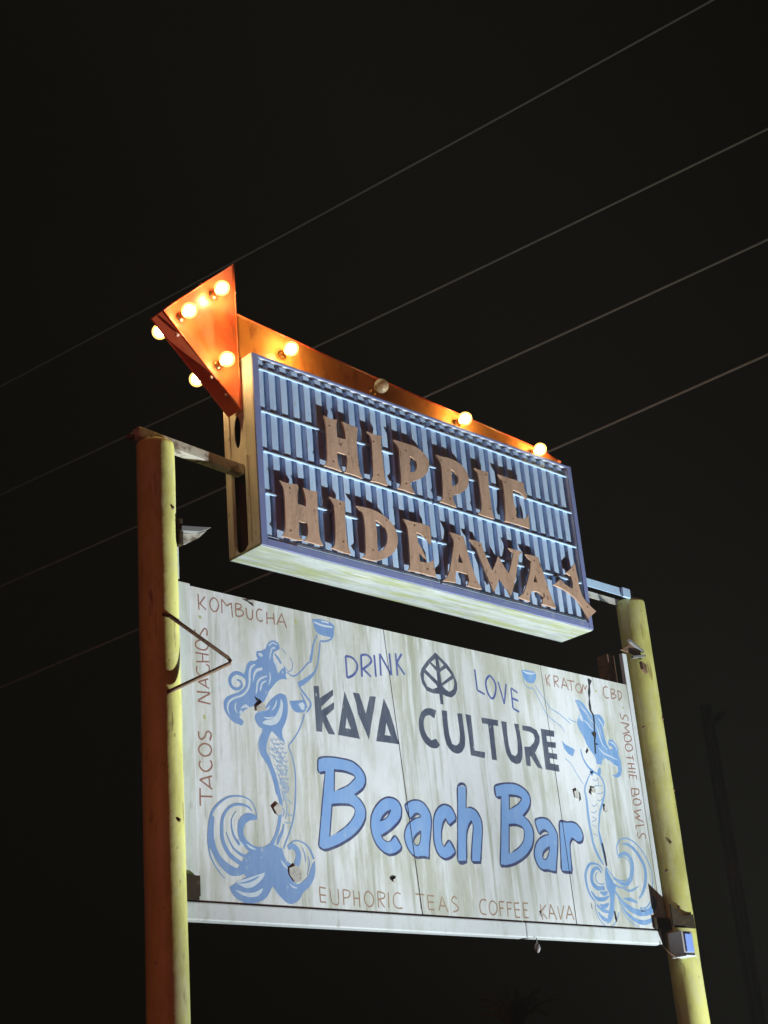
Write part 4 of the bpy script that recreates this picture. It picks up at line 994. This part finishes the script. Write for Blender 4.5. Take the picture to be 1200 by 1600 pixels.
# folded rims along the outline, front and back
def rim(y):
    b = bmesh.new()
    for i in range(len(AR)):
        if i in (5, 6, 7): continue
        a = Vector((AR[i][0], 0, AR[i][1])); c = Vector((AR[(i + 1) % len(AR)][0], 0, AR[(i + 1) % len(AR)][1]))
        d = (c - a).normalized(); add_tube(b, [a + Vector((-.42, y, -BZ1)) - d * .002, c + Vector((-.42, y, -BZ1)) + d * .002], .0065, 6)
    return mesh_from(b, 'rim', True)
for y in (-.062, .062): link('rim', rim(y), M['red'], arrow, (.42, 0, BZ1 + Z0))
tube('head_seam', M['red'], arrow, [(.402, -.064, 3.10 + Z0), (.402, -.064, 3.79 + Z0)], .005, 6)
def sphere(r, u=20, v=12):
    b = bmesh.new(); bmesh.ops.create_uvsphere(b, u_segments=u, v_segments=v, radius=r); return mesh_from(b, 'bulb', True)
core_me, globe_me, globe_dead = sphere(.034, 14, 9), sphere(.051, 24, 14), sphere(.051, 24, 14)
core_me.materials.append(M['lamp']); globe_me.materials.append(M['globe']); globe_dead.materials.append(M['deadglobe'])
sock_me = lathe_y([(.032, .0), (.032, .008), (.024, .010), (.024, .040), (.028, .042), (.028, .052), (.022, .054)]); sock_me.materials.append(M['brass'])
bm = bmesh.new(); add_tube(bm, [(-.012, .02, 0), (-.012, -.01, 0), (-.005, -.02, .006), (.002, -.012, -.006), (.008, -.02, .005), (.012, -.01, 0), (.012, .02, 0)], .0018, 6)
fil_me = mesh_from(bm, 'filament', True); fil_me.materials.append(M['filament'])
BULBS = [(.217, 3.874, 1), (-.051, 3.613, 1), (.233, 3.356, 1), (.777, 3.608, 1), (1.590, 3.578, 0), (2.426, 3.562, 1), (3.244, 3.533, 1)]
for x, z, on in BULBS:
    for s in (-1, 1):
        if s == 1 and not on: continue
        lit = on
        b = link('bulb', globe_me if lit else globe_dead, None, arrow, (x, s * .16, z + Z0))
        if s == -1: tag(b, 'lit round bulb on the arrow' if lit else 'unlit clear round bulb on the arrow')
        sk = link('socket', sock_me, None, b, (x, s * .062, z + Z0))
        if s == -1: sk.rotation_euler = (0, 0, math.pi)
        if lit: link('glow_core', core_me, None, b, (x, s * .16, z + Z0))
        else: link('filament', fil_me, None, b, (x, s * .16, z + Z0))
bolt_me = sphere(.013, 10, 6); bolt_me.materials.append(M['rivet'])
for (x, z) in ((-.095, 3.705), (.135, 3.928), (.407, 4.135), (.410, 3.965), (-.065, 3.490), (.190, 3.262), (.300, 3.170), (.70, 3.776), (1.555, 3.714), (2.30, 3.672), (2.95, 3.636)):
    link('bolt', bolt_me, None, arrow, (x, -.045, z + Z0))

# ------------------------------------------------------------------ painted board
BW, BH = 4.111, 1.83
board = thing('painted_sign_board', (BW / 2, 0, Z0), 'weathered white wooden board painted with two blue mermaids, a leaf and big lettering', 'sign')
def panel(xt0, xt1, xb0, xb1):
    b = bmesh.new(); cx = (xt0 + xt1) / 2
    extrude_loops(b, [[(xb0 - cx, 0), (xb1 - cx, 0), (xt1 - cx, BH), (xt0 - cx, BH)]], 0, .022)
    link('board_panel', mesh_from(b, 'board_panel'), M['board'], board, (cx, 0, Z0))
panel(.004, 1.5645, .004, 1.6955); panel(1.5675, 3.1145, 1.7005, 3.1555); panel(3.1175, 4.105, 3.1605, 4.105)
box('backing', M['darksteel'], board, .01, BW - .01, .024, .050, .02, BH - .02, 0)
box('side_trim', M['trim'], board, -.112, .0, -.006, .030, .13, BH + .012, .004)
box('side_trim', M['trim'], board, -.100, -.066, .004, .040, BH + .030, BH + .255, .003)
box('side_trim', M['trim'], board, BW - .004, BW + .048, -.004, .030, .085, BH + .255, .004)
box('rear_trim', M['rust'], board, BW - .06, BW + .03, .10, .20, .0, BH + .27, .004)
box('rear_trim', M['rust'], board, -.03, .06, .10, .20, .0, BH - .05, .004)
sl = box('sill', M['trim'], board, -.105, 2.62, -.014, .060, -.106, -.008, .008)
box('sill', M['trim'], board, 2.627, 4.065, -.014, .060, -.104, -.008, .008)
bm = bmesh.new(); add_tube(bm, [(0, 0, 0), (0, 0, -.035)], .003, 6); add_tube(bm, [(0, 0, -.034), (0, 0, -.045), (0, 0, -.070), (0, 0, -.088), (0, 0, -.098)], [.004, .016, .021, .013, .003], 10)
link('drop_bulb', mesh_from(bm, 'drop_bulb', True), M['greyplastic'], board, (2.705, -.02, -.104 + Z0))
box('clamp_plate', M['darksteel'], board, -.130, -.008, -.016, -.0065, .0, .128, .002)
box('clamp_plate', M['darksteel'], board, 4.000, 4.330, -.018, -.0055, .002, .082, .002)

layer = [0]
def paint_part(spec, items):
    name, _, label = spec.partition(':')
    allp = [p for it in items for p in pts_of(it[2])]
    cx = sum(p[0] for p in allp) / len(allp); cz = sum(p[1] for p in allp) / len(allp)
    b = bmesh.new(); mats = []; n = 0
    for it in items:
        if it[1] not in mats: mats.append(it[1])
        mi = mats.index(it[1]); before = len(b.faces)
        n += 1; y = -.0002 - .000005 * n
        p = [(q[0] - cx, q[1] - cz) for q in pts_of(it[2])]
        if it[0] == 'P':
            loops = [p] + [[(q[0] - cx, q[1] - cz) for q in pts_of(h)] for h in it[3]]
            if it[4]: loops = [corner_smooth(l) for l in loops]
            fill(b, loops, y)
        else:
            w = [v / 1000 for v in it[3]]
            if len(w) == 1: w = w * len(p)
            if len(w) != len(p):
                w = [w[0] + 0 for _ in p] if len(w) < 2 else [w[min(int(i * (len(w) - 1) / max(1, len(p) - 1) + .5), len(w) - 1)] for i in range(len(p))]
            q = [(a[0], a[1], ww) for a, ww in zip(p, w)]
            q = catmull(q, it[4])
            ribbon(b, [(a[0], a[1]) for a in q], [max(a[2], .0015) for a in q], it[4], y)
        b.faces.ensure_lookup_table()
        for f in b.faces[before:]: f.material_index = mi
    for f in b.faces:
        f.normal_update()
        if f.normal.y > 0: f.normal_flip()
    me = bpy.data.meshes.new(name); b.to_mesh(me); b.free()
    for k in mats: me.materials.append(M[k])
    o = link(name, me, None, board, (cx, 0, cz + Z0))
    if label: o['label'] = label
for spec, items in PAINT:
    if spec != 'crack': paint_part(spec, items)
for spec, items in PAINT:
    if spec == 'crack':
        for it in items:
            p = pts_of(it[2]); cx = sum(q[0] for q in p) / len(p); cz = sum(q[1] for q in p) / len(p)
            b = bmesh.new(); extrude_loops(b, [[(q[0] - cx, q[1] - cz) for q in p]], -.0020, -.0008)
            link('crack', mesh_from(b, 'crack'), M['dark'], board, (cx, 0, cz + Z0))
# joints between the sheets, standing dark over the paint
for (xt, xb) in ((1.566, 1.698), (3.116, 3.158)):
    b = bmesh.new(); extrude_loops(b, [[(xb - .0024, 0), (xb + .0024, 0), (xt + .0011, BH), (xt - .0011, BH)]], -.0016, .002)
    link('joint', mesh_from(b, 'joint'), M['dark'], board, (0, 0, Z0))
for h, f in CHIPS:
    p = pts_of(h); cx = sum(q[0] for q in p) / len(p); cz = sum(q[1] for q in p) / len(p)
    b = bmesh.new(); extrude_loops(b, [[(q[0] - cx, q[1] - cz) for q in p]], -.0024, -.0008); link('hole', mesh_from(b, 'hole'), M['dark'], board, (cx, 0, cz + Z0))
    p = pts_of(f); cx = sum(q[0] for q in p) / len(p); cz = sum(q[1] for q in p) / len(p)
    b = bmesh.new(); extrude_loops(b, [[(q[0] - cx, q[1] - cz) for q in p]], -.003, .0)
    p = [(cx + (q[0] - cx) * .8, cz + (q[1] - cz) * .8) for q in p]; o = link('paint_flake', mesh_from(b, 'paint_flake'), M['bare'], board, (cx, -.0065, cz + Z0)); o.rotation_euler = (random.uniform(-.02, .10), 0, random.uniform(-.12, .02))

# ------------------------------------------------------------------ the two poles
def pole(px, top, label):
    t = thing('sign_pole', (px, 0, 0), label, 'pole', 'poles carrying the sign')
    b = bmesh.new(); n = 24
    add_tube(b, [(random.uniform(-.0015, .0015), random.uniform(-.0015, .0015), (top + Z0) * i / n) for i in range(n)] + [(0, 0, top + Z0 - .03), (0, 0, top + Z0 - .008), (0, 0, top + Z0)], [.1135 + random.uniform(-.0012, .0008) for _ in range(n + 1)] + [.111, .098], 40)
    link('pole_shaft', mesh_from(b, 'pole_shaft', True), M['yellow'], t, (px, 0, 0))
    return t
pl = pole(-.221, 2.700, 'yellow steel pole with bent rusty rod beside the word TACOS')
pr = pole(4.311, 2.545, 'yellow steel pole with grey lamp box beside the words SMOOTHIE BOWLS')
# top angle irons reaching to the cabinet
def angle_iron(parent, x0, x1, z0, z1, y, m, w=.07, h=.058):
    b = bmesh.new(); add_box(b, 0, 1, 0, w, 0, .006); add_box(b, 0, 1, 0, .006, -h, -.0005)
    L = math.hypot(x1 - x0, z1 - z0)
    for v in b.verts: v.co.x *= L
    o = link('angle_iron', mesh_from(b, 'angle_iron'), m, parent, (x0, y, z0 + Z0)); o.rotation_euler = (0, -math.atan2(z1 - z0, x1 - x0), 0)
    return o
b = bmesh.new(); add_box(b, 0, .80, -.035, .035, -.068, 0, .006); o = link('box_beam', mesh_from(b, 'box_beam'), M['beam'], pl, (-.362, 0, 2.768 + Z0)); o.rotation_euler = (0, .060, 0)
box('iron_stub', M['rust'], pl, -.40, -.33, .00, .04, 2.700, 2.728, .004)
angle_iron(pr, 3.585, 4.30, 2.610, 2.606, -.05, M['rail'], .08, .060)
angle_iron(pr, 3.585, 4.26, 2.555, 2.552, .04, M['beam'], .06, .045)
box('iron_stub', M['rail'], pr, 4.14, 4.235, -.075, -.055, 2.535, 2.612, .004)
# brackets that hold the board's upper corners
def bracket(parent, pts, y0, y1, m, name='bracket'):
    cx = sum(p[0] for p in pts) / len(pts); cz = sum(p[1] for p in pts) / len(pts)
    b = bmesh.new(); extrude_loops(b, [[(p[0] - cx, p[1] - cz) for p in pts]], y0, y1)
    return link(name, mesh_from(b, name), m, parent, (cx, 0, cz + Z0))
bracket(pl, [(-.118, 2.115), (.04, 2.150), (.10, 2.185), (.04, 2.125), (-.06, 2.06), (-.118, 2.04)], -.062, -.052, M['beam'])
bracket(pl, [(-.118, 2.150), (-.03, 2.165), (.10, 2.188), (.02, 2.145), (-.118, 2.120)], -.105, -.0625, M['steel'])
box('bracket', M['darksteel'], pl, -.135, -.105, -.100, -.055, 2.03, 2.20, .006)
bracket(pr, [(3.96, 2.055), (4.08, 2.120), (4.20, 2.120), (4.20, 2.02), (4.06, 2.05)], -.110, -.098, M['rust'])
bracket(pr, [(4.05, 2.150), (4.21, 2.085), (4.215, 2.070), (4.06, 2.130)], -.135, -.111, M['steel'])
bracket(pr, [(4.06, 2.015), (4.22, 2.050), (4.22, 2.036), (4.06, 1.998)], -.140, -.111, M['steel'])
bracket(pr, [(4.16, 1.99), (4.215, 1.97), (4.215, 1.90), (4.17, 1.93)], -.135, -.11, M['rust'])
bracket(pl, [(-.128, .150), (-.108, .128), (-.010, .130), (-.010, .02), (-.108, -.01), (-.128, .05)], -.030, -.017, M['darksteel'])
bracket(pr, [(4.07, .16), (4.20, .08), (4.325, .10), (4.33, .00), (4.07, .00)], -.127, -.116, M['darksteel'])
# bent rod on one pole
yr = -.135
tube('bent_rod', M['rust'], pl, [(-.270, -.105, 1.570 + Z0), (-.245, yr, 1.553 + Z0), (.150, yr - .012, 1.366 + Z0), (.168, yr - .012, 1.350 + Z0), (.160, yr - .012, 1.332 + Z0), (-.225, yr, 1.125 + Z0), (-.255, -.105, 1.108 + Z0)], .0115, 10)
# lamp box on the other pole
lb = box('lamp_box', M['greyplastic'], pr, 4.095, 4.225, -.165, -.040, -.195, -.030, .008)
box('blue_reflection', M['bluereflect'], lb, 4.118, 4.202, -.178, -.166, -.176, -.050, .005)  # plate that paints the blue reflection on the grey box
box('lens_rim', M['trim'], lb, 4.097, 4.223, -.178, -.05, -.205, -.197, .003)
tube('cable', M['rust'], pr, [(4.04, -.03, -.11 + Z0), (4.06, -.05, -.16 + Z0), (4.10, -.08, -.20 + Z0), (4.16, -.07, -.21 + Z0)], .006, 8)
dot = sphere(.012, 10, 6); dot.materials.append(M['rust'])
for par, px, a, z in ((pr, 4.311, 75, 1.57), (pr, 4.311, 80, 1.02), (pr, 4.311, -25, 1.50), (pr, 4.311, 10, .62), (pr, 4.311, -20, .42), (pr, 4.311, 5, .15), (pl, -.221, 70, 2.25), (pl, -.221, 60, .40)):
    a = math.radians(a - 50)
    link('bolt', dot, None, par, (px + .112 * math.sin(a), -.112 * math.cos(a), z + Z0))

# ------------------------------------------------------------------ overhead lines and their poles
az = math.radians(81); D = 13.0
cx, cy, cz = -5.0862, -6.7898, -1.4183 + Z0
foot = Vector((cx + D * math.sin(az), cy + D * math.cos(az), 0)); dirn = Vector((-math.cos(az), math.sin(az), 0))
T0, T1 = -16.0, 34.0
WN = ['uppermost power line strung between the wooden poles behind the sign', 'second power line from the top strung behind the sign', 'third power line from the top strung behind the sign', 'lowest power line strung behind the sign']
LN = ((11.34, -.008), (9.47, -.003), (8.24, -.021), (7.03, -.046))
for k, (h0, sl0) in enumerate(LN):
    pts = []
    for i in range(61):
        t = T0 + (T1 - T0) * i / 60; s = (t - T0) / (T1 - T0)
        pts.append(foot + dirn * t + Vector((0, 0, cz + h0 + sl0 * (t - 4.5) + .62 * (4 * (s - .5) ** 2) - .02)))
    tag(tube('power_line', M['wire'], None, pts, .0135, 6), WN[k], 'power line', 'power lines behind the sign')
for T, lab in ((T0, 'tall wooden pole holding the power lines on the lamp box side of the sign'), (T1, 'tall wooden pole holding the power lines on the bent rod side of the sign')):
    p0 = foot + dirn * T
    t = thing('utility_pole', p0, lab, 'pole', 'utility poles')
    b = bmesh.new(); add_tube(b, [p0 * 0 + Vector((.05, .17, 0)), Vector((.05, .17, 14.2))], [.19, .13], 14)
    link('pole_shaft', mesh_from(b, 'pole_shaft', True), M['wood'], t, p0)
    for h0, sl0 in LN:
        z = cz + h0 + sl0 * (T - 4.5) + .60
        link('insulator', sphere(.06, 12, 8), M['greyplastic'], t, p0 + Vector((0, 0, z)))
def at(az_deg, dist): return Vector((cx + dist * math.sin(math.radians(az_deg)), cy + dist * math.cos(math.radians(az_deg)), 0))
p0 = at(56.35, 30.0)
t = thing('wooden_post', p0, 'dim bare wooden pole far behind the yellow pole with the lamp box', 'pole')
b = bmesh.new(); add_tube(b, [(0, 0, 9.5 * i / 8) for i in range(9)], [.15 - .004 * i for i in range(9)], 14); link('post_shaft', mesh_from(b, 'post_shaft', True), M['wood'], t, p0)
box_c = bmesh.new(); add_box(box_c, -.5, .5, -.05, .05, 9.1, 9.2, .01); link('crossarm', mesh_from(box_c, 'crossarm'), M['wood'], t, p0 + Vector((0, -.17, 0))).rotation_euler = (0, 0, .9)

# ------------------------------------------------------------------ palm beyond the sign
p0 = at(48.4, 26.0)
t = thing('palm_tree', p0, 'small dim palm with dry upright fronds beyond the sign', 'palm')
b = bmesh.new(); add_tube(b, [(.05 * math.sin(i), .03 * i, 3.18 * i / 10) for i in range(11)], [.17 - .005 * i for i in range(11)], 12)
link('trunk', mesh_from(b, 'trunk', True), M['trunk'], t, p0)
rnd = random.Random(3)
for k in range(22):
    a = k * 2.399; lean = .08 + .75 * (k / 22) ** 1.5; L = rnd.uniform(.75, 1.0) + .35 * lean
    b = bmesh.new(); pts = []; n = 9
    for i in range(n):
        s = i / (n - 1); e = lean * (s ** 1.6) * 1.25
        pts.append(Vector((math.sin(e) * L * s, 0, math.cos(e) * L * s)))
    add_tube(b, pts, [.012 * (1 - i / n) + .003 for i in range(n)], 5)
    for i in range(2, n):
        for sd in (-1, 1):
            for q in (0, .5):
                p = pts[i - 1].lerp(pts[i], q); d = (pts[i] - pts[i - 1]).normalized(); ll = .34 * (1 - .55 * i / n) * rnd.uniform(.8, 1.1)
                tip = p + d * ll * .85 + Vector((0, sd * ll * .55, -.05)); w = d.cross(Vector((0, sd, .4))).normalized() * .017
                b.faces.new([b.verts.new(v) for v in (p - w, p + w, tip)])
    o = link('frond', mesh_from(b, 'frond'), M['frond'], t, p0 + Vector((.0, .3, 3.16))); o.rotation_euler = (0, 0, a)

# ------------------------------------------------------------------ assumed lamps, out of view: twin floodlight on the ground, red lamp post
def aim(o, target): o.rotation_euler = (Vector(target) - Vector(o.location)).to_track_quat('-Z', 'Y').to_euler()
LP = Vector((5.0, -2.2, .34))
fl = thing('assumed_floodlight', (LP.x, LP.y, 0), 'assumed unseen triple black flood lamp on a ground spike aimed up at the sign', 'assumed_floodlight')  # assumed fixture, placed from the direction of the letter and pole shadows
tube('spike', M['black'], fl, [(LP.x, LP.y + .02, -.05), (LP.x, LP.y + .02, .22)], .02, 10)
heads = [((-10.87, 0, Z0 + 11.38), -.26), ((-1.64, 0, Z0 + 14.97), 0), ((-3.8, 0, Z0 + 5.73), .26)]
for tgt, dx in heads:
    hp = Vector((LP.x + dx, LP.y, .26)); d = (Vector(tgt) - hp).normalized()
    b = bmesh.new(); add_box(b, -.11, .11, -.09, .09, -.05, .03, .012)
    h = link('lamp_head', mesh_from(b, 'lamp_head'), M['black'], fl, hp); h.rotation_euler = d.to_track_quat('Z', 'Y').to_euler()
    b = bmesh.new(); add_box(b, -.09, .09, -.07, .07, .031, .036, 0)
    q = bpy.data.objects.new('lens', mesh_from(b, 'lens')); COL.objects.link(q); q.data.materials.append(M['lens']); q.parent = h
tube('crossbar', M['black'], fl, [(LP.x - .34, LP.y + .02, .20), (LP.x + .34, LP.y + .02, .20)], .018, 10)
def spot(name, loc, tgt, energy, size, blend, col, rad):
    l = bpy.data.lights.new(name, 'SPOT'); l.energy = energy; l.spot_size = math.radians(size); l.spot_blend = blend; l.color = col; l.shadow_soft_size = rad
    o = bpy.data.objects.new(name, l); COL.objects.link(o); o.location = loc; aim(o, tgt); return o
COOL = (.90, .985, 1.0)
FE = 2.75 * 4 * math.pi
for nm, tgt, w, half in (('assumed_beam_far', heads[0][0], 100.1, 25.87), ('assumed_beam_high', heads[1][0], 82.7, 28.75), ('assumed_beam_wide', heads[2][0], 35.2, 67.76)):
    spot(nm, LP + Vector((0, 0, .08)), tgt, w * FE, half * 2, 1.0, COOL, .05)
RP = Vector((-7.6, -5.3, 4.3))
sl_ = thing('assumed_red_lamp', (RP.x - .5, RP.y, 0), 'assumed unseen lamp post with a red lit lantern off to the side of the sign', 'assumed lamp')  # assumed red lamp, added to colour the pole's shaded side
tube('assumed_lamp_pole', M['black'], sl_, [(RP.x - .5, RP.y, 0), (RP.x - .5, RP.y, 5.9), (RP.x - .3, RP.y, 6.05), (RP.x, RP.y, 6.05)], [.08, .06, .04, .04], 12)
b = bmesh.new(); add_box(b, -.14, .22, -.14, .14, .28, .44, .03); link('assumed_lantern_head', mesh_from(b, 'assumed_lantern_head'), M['black'], sl_, RP)
b = bmesh.new(); bmesh.ops.create_uvsphere(b, u_segments=16, v_segments=10, radius=.12)
link('assumed_lantern_lens', mesh_from(b, 'assumed_lantern_lens', True), M['redlens'], sl_, RP + Vector((.02, 0, .22)))
spot('assumed_red_light', RP + Vector((.02, 0, .02)), (0.0, 0, Z0 + .7), 340, 58, .5, (1.0, .20, .16), .12)  # assumed source of the red tint on the shaded pole face

# ------------------------------------------------------------------ thin haze volume, added for a glow round the bulbs
b = bmesh.new(); add_box(b, -40, 60, -30, 60, -1, 16.5)
hz = link('haze', mesh_from(b, 'haze'), None); tag(hz, kind='stuff')
hm = bpy.data.materials.new('glow haze'); hm.use_nodes = True; hm.node_tree.nodes.clear()
ho = hm.node_tree.nodes.new('ShaderNodeOutputMaterial'); hv = hm.node_tree.nodes.new('ShaderNodeVolumePrincipled')
hv.inputs['Color'].default_value = (.98, .93, .84, 1); hv.inputs['Density'].default_value = .0010
hm.node_tree.links.new(hv.outputs[0], ho.inputs['Volume']); hz.data.materials.append(hm)
